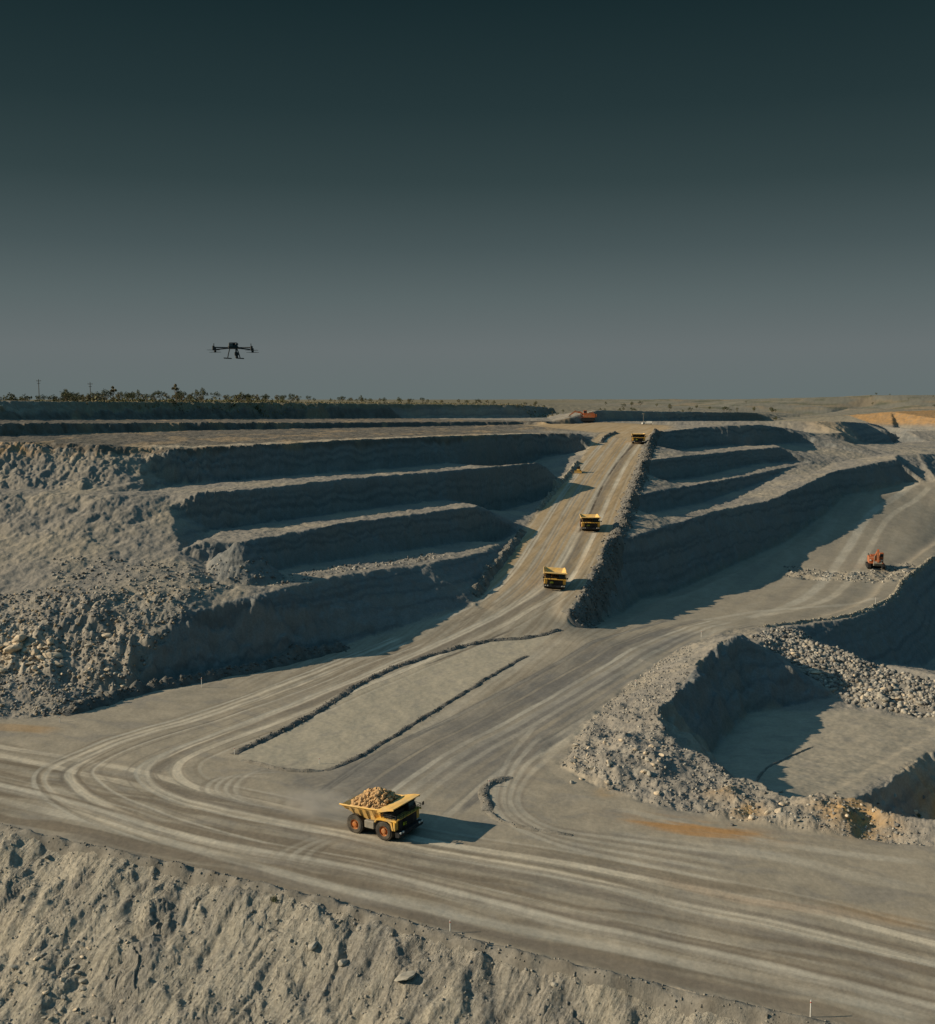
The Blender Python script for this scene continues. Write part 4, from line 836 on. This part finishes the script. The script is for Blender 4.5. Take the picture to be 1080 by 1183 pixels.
for s, x0_, x1_ in ((-1, -.075, -.125), (1, .075, .14)):
    m_ = MB(); m_.tube([(x0_, 0, -.01), ((x0_ + x1_) / 2, 0, -.10), (x1_, 0, -.215)], .011, 8); lo = m_.build('leg', DRN, dr)
    m_ = MB(); m_.tube([(x1_ - s * .0 - .07, -.12, -.222), (x1_ + .07, .12, -.222)], .012, 8); m_.build('skid', DRN, lo)
m_ = MB(); m_.tube([(.065, -.1, -.01), (.065, -.12, -.10)], .017, 8); m_.box(.03, .115, -.16, -.08, -.17, -.095, .012); go = m_.build('gimbal', DRN, dr); m_ = MB(); m_.lathe([(.03, 0), (.034, -.045), (.01, -.05), (.005, -.05)], (.075, -.12, -.17), axis='z', n=14); m_.build('camera', DRN, go)

dr.scale = (.93, .93, .93)
# ------------------------------------------------------------------ power poles and marker posts
WOOD = mat('weathered_wood', (.10, .09, .075), .9, var=.2, scale=2); WHT = mat('white_post_plastic', (.72, .72, .68), .5, var=.1, scale=3); REFL = mat('red_reflector', (.5, .06, .03), .3)
for px, d, hgt, lab in ((48, 900, 22, 'wooden power pole among the tallest trees at far left'), (107, 860, 16, 'second power pole from the left, beside a dark slender tree'),):
    x = (px - CX) / F_PX * d; z = surf(x, d); t = thing('power_pole', (x, d, z), (0, 0, .4), lab, 'power pole')
    m_ = MB(); m_.tube([(0, 0, -1), (0, 0, hgt)], .34, 8, .24); m_.build('pole', WOOD, t); m_ = MB(); m_.box(-1.9, 1.9, -.14, .14, hgt - 1.6, hgt - 1.25); m_.box(-1.2, 1.2, -.14, .14, hgt - 3.6, hgt - 3.3); co_ = m_.build('crossarm', WOOD, t)
    for x_ in (-1.7, 1.7, 0): m_ = MB(); m_.lathe([(.09, 0), (.16, .12), (.09, .25), (.16, .38), (.05, .5), (.01, .5)], (x_, 0, hgt - 1.25), axis='z', n=8); m_.build('insulator', GRY, co_)
PG = 'marker posts along the mine roads'
for px, py, hgt, lab in ((936, 1177, 2.6, 'tall thin white post on the road edge at bottom right'), (520, 1078, 2.3, 'thin white post on the road edge below the loaded truck'), (271, 872, 1.9, 'white marker post at the left tip of the pale median strip'), (369, 883, 1.7, 'white marker post on the lower edge of the median strip'),
    (565, 909, 1.8, 'pale marker post beside the small kerbed mound right of the loaded truck'), (69, 834, 1.7, 'white marker post below the rubble at the left edge'), (233, 794, 3.2, 'thin pole on the dirt bank under the lowest left wall'), (810, 736, 2.6, 'thin post at the mouth of the right pit floor'), (1011, 701, 4.4, 'tall thin pole on the rim of the right pit floor'), (734, 793, 2.4, 'thin post on the ridge left of the small shadowed pit')):
    q = on(px, py); t = thing('marker_post', q, (0, 0, 0), lab, 'post', PG)
    m_ = MB(); m_.tube([(0, 0, -.3), (0, 0, hgt)], .10, 8, .085); m_.build('post', WHT, t); m_ = MB(); m_.lathe([(.095, 0), (.11, .01), (.11, .16), (.09, .17)], (0, 0, hgt - .45), axis='z', n=8); m_.build('reflector', REFL, t)
x, y = (742.5 - CX) / F_PX * 960, 960.; lt = thing('light_tower', (x, y, surf(x, y)), (0, 0, .5), 'slim mobile light tower on the skyline ground above the ramp top', 'light tower')
m_ = MB(); m_.box(-1.4, 1.4, -.8, .8, .5, 1.9, .1); m_.build('trailer', WHT, lt); m_ = MB(); m_.tube([(0, 0, 1.9), (0, 0, 9.5)], .13, 8); ma = m_.build('mast', GRY, lt); m_ = MB()
for x_ in (-.8, .8): m_.box(x_ - .5, x_ + .5, -.3, .1, 9.3, 10.1, .05)
m_.build('lamp_head', GRY, ma)
for s in (-1, 1): m_ = MB(); m_.lathe([(.01, -.12), (.42, -.12), (.42, .12), (.01, .12)], (-.2, s * .95, .42), n=14); m_.build('wheel', TYRE, lt)
x, y = (748.5 - CX) / F_PX * 985, 985.; sv = thing('service_truck', (x, y, surf(x, y)), (0, 0, 2.9), 'white service truck parked beside the light tower above the ramp', 'truck')
m_ = MB(); m_.box(-3.4, 1.2, -1.2, 1.2, 1.0, 2.9, .1); m_.build('box_body', WHT, sv); m_ = MB(); m_.prism([(1.3, .8), (1.3, 2.9), (2.4, 2.9), (3.1, 1.9), (3.2, .8)], -1.15, 1.15); cbo = m_.build('cab', WHT, sv); m_ = MB(); m_.box(2.0, 2.85, -1.2, 1.2, 2.0, 2.6, 0); m_.build('window', GLASS, cbo)
for x_ in (-2.3, 2.2):
    for s in (-1, 1): m_ = MB(); m_.lathe([(.01, -.15), (.5, -.15), (.5, .15), (.01, .15)], (x_, s * 1.1, .5), n=14); m_.build('wheel', TYRE, sv)

#PART5
# ------------------------------------------------------------------ windrows of dirt along the roads
def dirt_mesh(name, v, f, cols, m=None):
    me = bpy.data.meshes.new(name); v = np.asarray(v, np.float32); f = np.asarray(f, np.int32)
    me.vertices.add(len(v)); me.vertices.foreach_set('co', v.ravel()); k = f.shape[1]
    me.loops.add(f.size); me.loops.foreach_set('vertex_index', f.ravel()); me.polygons.add(len(f)); me.polygons.foreach_set('loop_start', np.arange(0, f.size, k, dtype=np.int32)); me.update()
    at = me.attributes.new('dirt', 'FLOAT_COLOR', 'POINT'); c = np.ones((len(v), 4), np.float32); c[:, :3] = cols; at.data.foreach_set('color', c.ravel())
    me.materials.append(m or DIRT); o = bpy.data.objects.new(name, me); COL.objects.link(o); return o
ROCKS = []
for i in range(14):
    vs, fs = rock_shape(1.0, 1, .3); ROCKS.append((np.array([v[:] for v in vs], np.float32), np.array(fs, np.int32)))
def scatter(pts, radii, cols):
    """many small rocks as arrays"""
    V_, F_, C_ = [], [], []; b = 0
    for p, r, c in zip(pts, radii, cols):
        v, f = ROCKS[rng.integers(len(ROCKS))]; a = rng.uniform(0, 6.28); ca, sa = math.cos(a), math.sin(a)
        V_.append(np.stack([(v[:, 0] * ca - v[:, 1] * sa) * r + p[0], (v[:, 0] * sa + v[:, 1] * ca) * r + p[1], v[:, 2] * r + p[2] + r * .15], -1)); F_.append(f + b); b += len(v)
        C_.append(np.repeat(np.asarray(c, np.float32)[None], len(v), 0))
    return np.concatenate(V_), np.concatenate(F_), np.concatenate(C_)
def berm(path, width, height, label, colour, seed, clod=.35, jag=.35, group='dirt windrows along the roads'):
    l = spline([tuple(p) for p in path], 10); P = [np.array(l[0][:2])]
    for q in l[1:]:
        q = np.array(q[:2]); d = np.linalg.norm(q - P[-1])
        while d > .8: P.append(P[-1] + (q - P[-1]) / d * .8); d = np.linalg.norm(q - P[-1])
    P = np.array(P); n = len(P); T = np.gradient(P, axis=0); T /= np.linalg.norm(T, axis=1)[:, None] + 1e-9; Nn = np.stack([T[:, 1], -T[:, 0]], -1)
    run = np.arange(n) * .8; ns = 11; prof = np.linspace(-1, 1, ns)
    hgt = height * (1 + jag * 1.6 * noise(run / 5.0, run * 0 + seed, 101) + jag * noise(run / 1.9, run * 0 + seed, 102)) * np.clip(np.minimum(run, run[-1] - run) / 3, .15, 1)
    side = noise(run / 9, run * 0 + seed, 103) * width * .2; wid = width / 2 * (1 + .35 * noise(run / 6, run * 0 + seed, 104))
    v = np.zeros((n, ns, 3), np.float32)
    for j, u in enumerate(prof):
        xy = P + Nn * (side + wid * u)[:, None]; v[:, j, :2] = xy
        v[:, j, 2] = [surf(a, b) for a, b in xy]
        v[:, j, 2] += hgt * (1 - abs(u) ** 1.3) + (1 - abs(u)) * .5 * height * (np.abs(noise(xy[:, 0] / 1.1, xy[:, 1] / 1.1, 105)) - .2) - (.12 if abs(u) == 1 else 0)
    idx = np.arange(n * ns).reshape(n, ns); f = np.stack([idx[:-1, :-1], idx[1:, :-1], idx[1:, 1:], idx[:-1, 1:]], -1).reshape(-1, 4)
    tri = np.concatenate([f[:, [0, 1, 2]], f[:, [0, 2, 3]]]); vv = v.reshape(-1, 3)
    c = np.asarray(colour, np.float32)[None] * (1 + .35 * noise(vv[:, 0] / 2.5, vv[:, 1] / 2.5, 106))[:, None]
    k_ = int(n * 2.2 * min(width / 3, 2)); ii = rng.integers(0, n, k_); uu = np.clip(rng.normal(0, .5, k_), -1.25, 1.25); xy = P[ii] + Nn[ii] * (side[ii] + wid[ii] * uu)[:, None]
    zz = np.array([surf(a, b) for a, b in xy]) + hgt[ii] * np.clip(1 - np.abs(uu) ** 1.3, 0, 1); rr = clod * rng.uniform(.35, 1.0, k_) ** 1.6
    V_, F_, C_ = scatter(np.column_stack([xy, zz]), rr, np.asarray(colour)[None] * rng.uniform(.65, 1.5, (k_, 1)))
    o = dirt_mesh('dirt_windrow', np.concatenate([vv, V_]), np.concatenate([tri, F_ + len(vv)]), np.clip(np.concatenate([c, C_]), .02, .6)); return tag(o, label, 'windrow', group)
def G(pts): return [tuple(ground(*p)) for p in pts]
DK2, MID, LTB = (.13, .125, .115), (.22, .205, .175), (.30, .275, .22)
berm(G([(270, 872), (285, 864), (300, 857), (360, 826), (430, 783), (500, 757), (560, 741), (610, 737), (650, 728)]), 3.2, .6, 'dark windrow on the upper edge of the pale median strip', (.16, .152, .135), 1, .4, .6)
berm(G([(376, 890), (400, 882), (430, 866), (470, 841), (500, 822), (560, 786), (600, 762), (612, 757)]), 2.2, .4, 'narrow dark windrow on the lower edge of the pale median strip', (.16, .152, .135), 2, .28, .6)
berm(G([(279, 879), (300, 885), (330, 890), (355, 891), (376, 890)]), 1.8, .6, 'low broken windrow across the near end of the median strip', MID, 3, .22)
berm([(q[0] + 3.0, q[1], q[2]) for q in W([(650, 722, .5), (660, 710), (672, 690), (690, 655), (703, 625), (712, 606), (722, 578), (735, 545), (742, 525), (746, 512), (754, 503)])], 9, 2.2, 'rough grey windrow all along the right edge of the ramp', (.185, .175, .155), 4, .8, .5)
berm([(q[0] - 1, q[1], q[2]) for q in W([(552, 690), (569, 664), (588, 640), (606, 613)])], 5, 1.9, 'rough windrow on the lower left edge of the ramp', MID, 5, .5, .5)
berm([(q[0] - .5, q[1], q[2]) for q in W([(622, 590), (640, 568), (659, 546), (668, 534)])], 4, 1.6, 'short windrow on the upper left edge of the ramp', LTB, 6, .4, .5)
berm(G([(70, 826), (120, 812), (165, 799), (230, 787), (300, 773), (350, 760), (400, 748)]), 6, 2.4, 'dark bouldery bank along the foot of the lowest left wall', (.16, .155, .14), 7, .6, .5)
berm(G([(563, 937), (559, 920), (564, 908), (577, 901), (592, 898)]), 3.0, .6, 'curved dark kerb of dirt right of the loaded truck', MID, 8, .3)
berm(G([(563, 937), (575, 948), (600, 956), (630, 962), (662, 966)]), 1.6, .45, 'low curved line of clods right of the loaded truck', MID, 9, .25)
berm(G([(-60, 944), (0, 957), (100, 979), (200, 1001), (300, 1025), (400, 1049), (560, 1094), (700, 1129), (860, 1166), (960, 1189)]), 2.6, .75, 'stony windrow along the near edge of the haul road', MID, 10, .3)
berm(G([(880, 725), (930, 719), (975, 713), (1008, 702), (1033, 688), (1042, 672), (1058, 660), (1078, 644)]), 3.0, 1.0, 'pale rocky lip along the rim of the right pit floor', LTB, 11, .6)
berm(G([(693, 512), (700, 505), (712, 500)]), 4, 1.6, 'short dirt windrow at the top left corner of the ramp', MID, 12, .5)
berm(G([(858, 905), (880, 893), (905, 878), (940, 862)]), .9, .3, 'thin dark ridge across the floor of the small pit', MID, 13, .15)

# ------------------------------------------------------------------ rock: rubble that nobody could count, and boulders one can pick out
def inpoly(poly, n):
    p = np.array([(q[0], q[1]) for q in poly]); out = []
    lo, hi = p.min(0), p.max(0)
    while len(out) < n:
        q = rng.uniform(lo, hi); c = False
        for a, b in zip(p, np.roll(p, -1, 0)):
            if (a[1] > q[1]) != (b[1] > q[1]) and q[0] < (b[0] - a[0]) * (q[1] - a[1]) / (b[1] - a[1] + 1e-12) + a[0]: c = not c
        if c: out.append(q)
    return np.array(out)
def rubble_field(poly, n, rmin, rmax, tones, label, power=2.6, keep=None):
    xy = inpoly(poly, n); den = fbm(xy[:, 0] / 9, xy[:, 1] / 9, 111, 3); xy = xy[den > rng.uniform(-.55, .25, len(xy))]
    zz = [surf(a, b) for a, b in xy]; n = len(xy); rr = rmin + (rmax - rmin) * rng.uniform(0, 1, n) ** power
    cc = np.array(tones)[rng.integers(0, len(tones), n)] * rng.uniform(.75, 1.25, (n, 1))
    o = dirt_mesh('rock_rubble', *scatter(np.column_stack([xy, zz]), rr, cc)); return tag(o, label, 'rubble', None, 'stuff')
T_G, T_P, T_D, T_T = (.27, .26, .235), (.42, .39, .33), (.17, .165, .155), (.36, .29, .20)
ZL = W([(-40, 692, 22), (120, 692, 21), (250, 690, 21), (178, 737, 14), (165, 792, 0), (120, 812, 0), (60, 827, 0), (-40, 832, 0)])
ZR = W([(868, 733, 2), (885, 728, -1), (930, 724, -2), (960, 744, -5), (1020, 764, -6), (1080, 786, -7), (1160, 812, -7), (1160, 844, -11), (1080, 830, -11), (985, 816, -11), (945, 790, -7.5), (905, 762, -3)])
ZM = P_rim2[1:] + P_rim[:5] + [k[i] for i in range(2, 13)]
ZF = W([(905, 655, -4.6), (960, 660, -4.8), (1000, 662, -5), (1045, 650, -4), (1062, 655, -4), (1040, 672, -5), (980, 672, -5), (910, 668, -5)])
rubble_field(ZL, 7500, .12, .8, [T_G, T_G, T_D, T_P, T_T], 'loose grey rubble on the bank below the left benches', 3.2)
rubble_field(ZR, 10500, .12, 1.25, [T_G, T_P, (.34, .31, .26), T_G, T_D], 'blasted rock rubble behind the small shadowed pit', 3.6)
rubble_field(ZM, 7500, .1, .5, [T_G, T_G, T_D, T_P], 'loose stones on the mound around the small pit', 3.5)
rubble_field(ZF, 1500, .15, 1.0, [T_G, T_P, T_D], 'rubble strip on the right pit floor by the orange excavator', 3.2)
fgn = np.array([-.434, -.9]); ZB = [tuple(np.array(q[:2]) + fgn * .6) for q in fg[1:]] + [tuple(np.array(q[:2]) + fgn * 44) for q in reversed(fg[1:])]
rubble_field(ZB, 14000, .04, .38, [(.33, .305, .25), (.38, .35, .29), T_G], 'small loose stones on the foreground bank', 4.0)
wl = [tuple(q) for q in P_left[3:9]]
for poly, n, lab in ((W([(60, 640, 33), (255, 640, 33), (280, 680, 22), (250, 690, 21), (60, 688, 22)]), 900, 'scattered stones at the foot of the left talus slope'), ([(q[0] - 2, q[1] + 3) for q in D[7:12]] + [(q[0] - 14, q[1] + 12) for q in reversed(D[7:12])], 900, 'scattered stones on the lowest left ledge')):
    rubble_field(poly, n, .15, .9, [T_G, T_P, T_D], lab, 3.0)
protos = []
for i in range(7):
    vs, fs = rock_shape(1.0, 2, .16); m_ = MB(); m_.add(vs, fs)
    protos.append((vs, fs))
BM = {nm: mat(nm, c, .95, var=.35, scale=1.2, spec=.08, bump=.1) for nm, c in (('pale_sandstone', (.60, .50, .37)), ('grey_rock', (.37, .345, .29)), ('dark_rock', (.17, .165, .155)))}
bmesh_cache = {}
def boulder(px, py, r, m, label, group, squash=.8):
    q = on(px, py); i = random.randrange(len(protos)); key = (i, m)
    if key not in bmesh_cache:
        b = MB(); b.add(*protos[i]); o = b.build('boulder', BM[m]); bmesh_cache[key] = o.data
    else: o = bpy.data.objects.new('boulder', bmesh_cache[key]); COL.objects.link(o)
    o.location = (q.x, q.y, q.z + r * .25); o.scale = (r * random.uniform(.8, 1.3), r * random.uniform(.8, 1.2), r * squash * random.uniform(.8, 1.1)); o.rotation_euler = (random.uniform(-.4, .4), random.uniform(-.4, .4), random.uniform(0, 6.28))
    return tag(o, label, 'boulder', group)
for px, py, r, lab in ((15, 752, 3.0, 'largest cream boulder face at the left edge of the blasted rock pile'), (22, 741, 2.4, 'cream slab on top of the pale rock pile at the left edge'), (42, 755, 2.0, 'cream boulder right of the largest slab in the left rock pile'), (2, 776, 1.6, 'pale boulder at the very left edge below the cream slabs'), (59, 760, 1.7, 'pale boulder at the right end of the cream rock pile')):
    boulder(px, py, r, 'pale_sandstone', lab, 'pale boulders in the left rock pile')
for i in range(44): boulder(random.uniform(-5, 75), random.gauss(752, 12), random.uniform(.7, 1.7), 'pale_sandstone', 'cream angular boulder in the blasted rock pile at the left edge', 'cream boulders in the left rock pile')
for i in range(22): boulder(random.uniform(60, 160), random.uniform(776, 800), random.uniform(.5, .95), random.choice(('pale_sandstone', 'grey_rock')), 'boulder scattered at the foot of the bank below the left benches', 'boulders at the foot of the left bank')
boulder(124, 733, 1.5, 'pale_sandstone', 'lone whitish boulder on the bank above the left rock pile', 'lone boulders on the left bank'); boulder(102, 749, 1.2, 'grey_rock', 'lone grey boulder on the bank right of the cream rock pile', 'lone boulders on the left bank')
for px, py, r, m, lab in ((468, 1137, 1.9, 'grey_rock', 'biggest grey outcrop boulder on the foreground bank'), (396, 1116, 1.5, 'grey_rock', 'angular grey block left of the biggest outcrop boulder on the foreground bank'), (362, 1098, 1.2, 'grey_rock', 'grey boulder high on the foreground bank left of the angular block'), (95, 1105, .8, 'pale_sandstone', 'small pale stone on the lower left of the foreground bank'), (640, 1140, 1.0, 'grey_rock', 'grey boulder on the bank right of centre below the road'), (415, 1074, .8, 'grey_rock', 'grey stone just under the road edge on the foreground bank'), (55, 985, 1.1, 'grey_rock', 'grey boulder high on the left of the foreground bank')):
    boulder(px, py, r * .72, m, lab, 'boulders on the foreground bank', .75)
for i in range(40): boulder(random.uniform(-5, 150), random.uniform(1085, 1180), random.uniform(.3, .75), random.choice(('grey_rock', 'pale_sandstone', 'grey_rock')), 'stone in the rocky lower left corner of the foreground bank', 'stones in the lower left corner', .7)
for i in range(70):
    t_ = random.random(); boulder(900 + t_ * 175 + random.uniform(-25, 10), 748 + t_ * 62 + random.uniform(-12, 18), random.uniform(.6, 1.35), random.choice(('grey_rock', 'pale_sandstone', 'grey_rock')), 'block of blasted rock in the heap behind the small shadowed pit', 'blocks in the blasted rock heap')
for i in range(34): boulder(660 + random.random() ** 1.5 * 110, 880 + random.uniform(-22, 26), random.uniform(.4, .95), random.choice(('grey_rock', 'pale_sandstone')), 'boulder on the mound at the road corner left of the small pit', 'boulders on the corner mound')
for i in range(26): boulder(random.uniform(790, 1075), 922 + random.uniform(-8, 34), random.uniform(.35, .9), random.choice(('grey_rock', 'dark_rock', 'pale_sandstone')), 'boulder on the low rim between the road and the small pit', 'boulders on the pit rim')
boulder(760, 921, .9, 'pale_sandstone', 'single pale boulder at the road side below the corner mound', 'boulders on the corner mound')

# ------------------------------------------------------------------ trees on the skyline, each trunk, limbs and a crown of leaf clumps
BARK = mat('eucalypt_bark', (.16, .13, .10), .9, var=.3, scale=2)
LEAF = [mat('leaves_' + n_, c, .8, var=.5, scale=.7, spec=.15) for n_, c in (('olive', (.13, .135, .070)), ('dark', (.085, .098, .055)), ('dry', (.19, .17, .10)))]
def tree_proto(hgt, spread, kind, leaf, trunk_h, rs):
    """unit meshes: trunk with limbs, crown of small leaf-clump faces"""
    tm = MB(); tips = []; lean = rs.uniform(-.06, .06); tm.tube([(0, 0, -.6), (lean * hgt * .3, 0, trunk_h * .6), (lean * hgt, .1, trunk_h)], hgt * .03, 7, hgt * .018)
    for i in range(6):
        a = i * 1.05 + rs.uniform(-.4, .4); r = spread * rs.uniform(.3, .7); z = hgt * rs.uniform(.55, .9)
        tm.tube([(lean * hgt, .1, trunk_h * rs.uniform(.75, 1)), (r * .5 * math.cos(a), r * .5 * math.sin(a), z * .8), (r * math.cos(a), r * math.sin(a), z)], hgt * .013, 5, hgt * .004); tips.append((r * math.cos(a), r * math.sin(a), z))
    tips.append((0, 0, hgt * .92)); cm = MB()
    for tx, ty, tz in tips:
        cr = spread * rs.uniform(.26, .44)
        for k_ in range(rs.randint(34, 54)):
            d = Vector((rs.gauss(0, 1), rs.gauss(0, 1), rs.gauss(0, .75))).normalized() * cr * rs.random() ** .4
            p = Vector((tx, ty, tz)) + d; s = hgt * rs.uniform(.028, .055); n_ = Vector((rs.gauss(0, 1), rs.gauss(0, 1), rs.gauss(.4, 1))).normalized(); a = n_.orthogonal().normalized(); b = n_.cross(a)
            cm.add([p + a * s, p + b * s * .8 + n_ * s * .2, p - a * s * .9, p - b * s * .7 + n_ * s * .15], [(0, 1, 2, 3)])
    t = bpy.data.objects.new(kind, None); COL.objects.link(t); tm.build('trunk', BARK, t); cm.build('crown', leaf, t); return t
rs = random.Random(11); TP = []
for i, (h_, sp_, th_, lf) in enumerate(((10, 4.6, 4.0, 0), (9, 5.2, 2.6, 1), (8, 3.4, 3.4, 2), (12, 5.6, 4.5, 1), (7, 4.2, 2.0, 0), (11, 2.6, 5.5, 2))): TP.append(tree_proto(h_, sp_, 'eucalypt_tree', LEAF[lf], th_, rs))
used = set()
def plant(i, px, d, s, label, group):
    o = TP[i] if i not in used else copy_tree(TP[i]); used.add(i)
    x = (px - CX) / F_PX * d; o.location = (x, d, surf(x, d) - .2); o.scale = (s, s, s * rs.uniform(.9, 1.1)); o.rotation_euler = (0, 0, rs.uniform(0, 6.28)); return tag(o, label, 'tree', group)
TG = 'trees along the skyline'
def rimd(px): return float(np.interp(px, [0, 100, 200, 300, 400, 560, 620], [640, 710, 790, 880, 965, 1085, 1120]))
for i, px, dd, s, lab in ((3, 31, 60, 1.0, 'tallest dark round tree on the far left skyline'), (1, 62, 55, .95, 'broad tree between the two power poles'), (1, 84, 50, 1.05, 'wide dark tree just left of the second power pole'), (5, 105, 40, .8, 'slender dark tree under the second power pole'), (5, 133, 60, 1.15, 'narrow tall tree standing above the scrub right of the second pole'), (1, 187, 60, 1.0, 'dense round tree in the middle of the left skyline row'),
                          (5, 205, 60, 1.25, 'thin pale-trunked tree right of the dense round skyline tree'), (0, 236, 60, 1.15, 'rounded tree near the right end of the dense left tree row'), (4, 2, 50, 1.2, 'tree cut by the left edge of the skyline'), (0, 14, 45, 1.0, 'tree left of the tallest skyline tree')):
    plant(i, px, rimd(px) + dd, s, lab, TG)
for k_ in range(175):
    px = rs.uniform(-40, 345); plant(rs.choice((0, 1, 2, 4, 4, 2)), px, rimd(px) + rs.uniform(15, 130), rs.uniform(.5, 1.0), 'scrubby tree in the row on the left skyline', 'scrubby trees on the left skyline')
for k_ in range(52):
    px = 340 + 330 * rs.random() ** 1.3; plant(rs.choice((0, 1, 2, 4)), px, rimd(min(px, 620)) + rs.uniform(30, 260), rs.uniform(.4, .8), 'small tree on the skyline left of the ramp top', 'small trees on the middle skyline')
for k_ in range(36):
    px = rs.uniform(690, 900); plant(rs.choice((1, 1, 4, 0)), px, rs.uniform(1330, 1620), rs.uniform(.45, .85), 'dark tree beyond the wall at the head of the ramp', 'dark trees beyond the ramp head')
for k_ in range(10):
    px = rs.uniform(860, 1110); plant(rs.choice((1, 4, 4)), px, rs.uniform(1560, 1950), rs.uniform(.4, .8), 'small dark tree on the far right spoil hills', 'trees on the far right hills')
# low scrub on the untouched plain
Vs, Fs = [], []; nsc = 0
for k_ in range(3200):
    px = rs.uniform(-60, 640); d = rimd(min(px, 620)) + 8 + 240 * rs.random() ** 2; x = (px - CX) / F_PX * d; z = surf(x, d); r = rs.uniform(.3, .9)
    for q in range(3):
        a = rs.uniform(0, 3.14); ca, sa = math.cos(a) * r, math.sin(a) * r; h_ = r * rs.uniform(.8, 1.6); b = len(Vs)
        Vs += [(x - ca, d - sa, z - .1), (x + ca, d + sa, z - .1), (x + ca * .7, d + sa * .7, z + h_), (x - ca * .5, d - sa * .5, z + h_ * .8)]; Fs.append((b, b + 1, b + 2, b + 3))
ms = MB(); ms.v, ms.f = Vs, Fs; sc_ = ms.build('scrub', mat('dry_grass', (.34, .29, .18), .9, var=.4, scale=.4, spec=.05)); tag(sc_, 'dry low scrub along the edge of the plain on the left skyline', 'scrub', None, 'stuff')
bs = MB()
for k_ in range(900):
    px = -60 + 720 * rs.random() ** 1.4; d = rimd(min(px, 620)) + 14 + 200 * rs.random() ** 1.5; x = (px - CX) / F_PX * d; z = surf(x, d); r = rs.uniform(.9, 2.2) * (1.15 if px < 330 else .7)
    for q in range(10):
        p_ = Vector((x + rs.gauss(0, .5) * r, d + rs.gauss(0, .5) * r, z + abs(rs.gauss(.5, .45)) * r)); a = Vector((rs.gauss(0, 1), rs.gauss(0, 1), rs.gauss(0, 1))).normalized() * r * .42; b = a.cross(Vector((rs.random(), rs.random(), rs.random()))).normalized() * r * .34
        bs.add([p_ + a, p_ + b, p_ - a, p_ - b], [(0, 1, 2, 3)])
tag(bs.build('bushland', LEAF[0]), 'dense olive bushland filling the gaps between the skyline trees', 'bushland', None, 'stuff')
for px, py, s, lab in ((317, 1046, .16, 'small green bush on the foreground bank under the road edge'), (1061, 938, .22, 'small green bush at the right edge on the pit rim')):
    q = on(px, py); m_ = MB()
    for k_ in range(170):
        p_ = Vector((rs.gauss(0, .38), rs.gauss(0, .38), abs(rs.gauss(.2, .3)))); a = Vector((rs.gauss(0, 1), rs.gauss(0, 1), rs.gauss(0, 1))).normalized() * .14; b = a.orthogonal().normalized() * .09
        m_.add([p_ + a, p_ + b, p_ - a, p_ - b], [(0, 1, 2, 3)])
    o = m_.build('bush', LEAF[0]); o.location = q; tag(o, lab, 'bush')

# ------------------------------------------------------------------ dust hanging behind the loaded truck
dm_ = bpy.data.materials.new('airborne_dust'); dm_.use_nodes = True; nt = dm_.node_tree; N, L = nt.nodes, nt.links; N.remove(N['Principled BSDF'])
pv = N.new('ShaderNodeVolumePrincipled'); pv.inputs['Color'].default_value = (.97, .93, .85, 1); tc = N.new('ShaderNodeTexCoord'); ns_ = N.new('ShaderNodeTexNoise'); ns_.inputs['Scale'].default_value = .16; ns_.inputs['Detail'].default_value = 4; L.new(tc.outputs['Object'], ns_.inputs['Vector'])
gr = N.new('ShaderNodeTexGradient'); gr.gradient_type = 'SPHERICAL'; mp = N.new('ShaderNodeMapping'); mp.vector_type = 'TEXTURE'; mp.inputs['Scale'].default_value = (15, 6.5, 4.2); L.new(tc.outputs['Object'], mp.inputs['Vector']); L.new(mp.outputs['Vector'], gr.inputs['Vector'])
r1 = N.new('ShaderNodeMapRange'); r1.inputs['From Min'].default_value = .38; r1.inputs['From Max'].default_value = .75; r1.inputs['To Max'].default_value = .6; L.new(ns_.outputs['Fac'], r1.inputs['Value'])
ml_ = N.new('ShaderNodeMath'); ml_.operation = 'MULTIPLY'; L.new(r1.outputs['Result'], ml_.inputs[0]); L.new(gr.outputs['Fac'], ml_.inputs[1]); L.new(ml_.outputs['Value'], pv.inputs['Density']); L.new(pv.outputs['Volume'], N['Material Output'].inputs['Volume'])
du = MB(); rings = []
for i in range(9):
    a = -math.pi / 2 + math.pi * i / 8; rings.append((max(.01, math.cos(a)), math.sin(a)))
du.lathe(rings, (0, 0, 0), axis='z', n=24); du.v = [(x * 15, y * 6.5, z * 4.2) for x, y, z in du.v]; do = du.build('dust_cloud', dm_)
hx, hy = math.cos(R(-31)), math.sin(R(-31)); do.location = (truck.location.x - hx * 17, truck.location.y - hy * 17, truck.location.z + 1.2); do.rotation_euler = (0, 0, R(-31)); tag(do, 'thin pale dust hanging behind the loaded truck', 'dust', None, 'stuff')
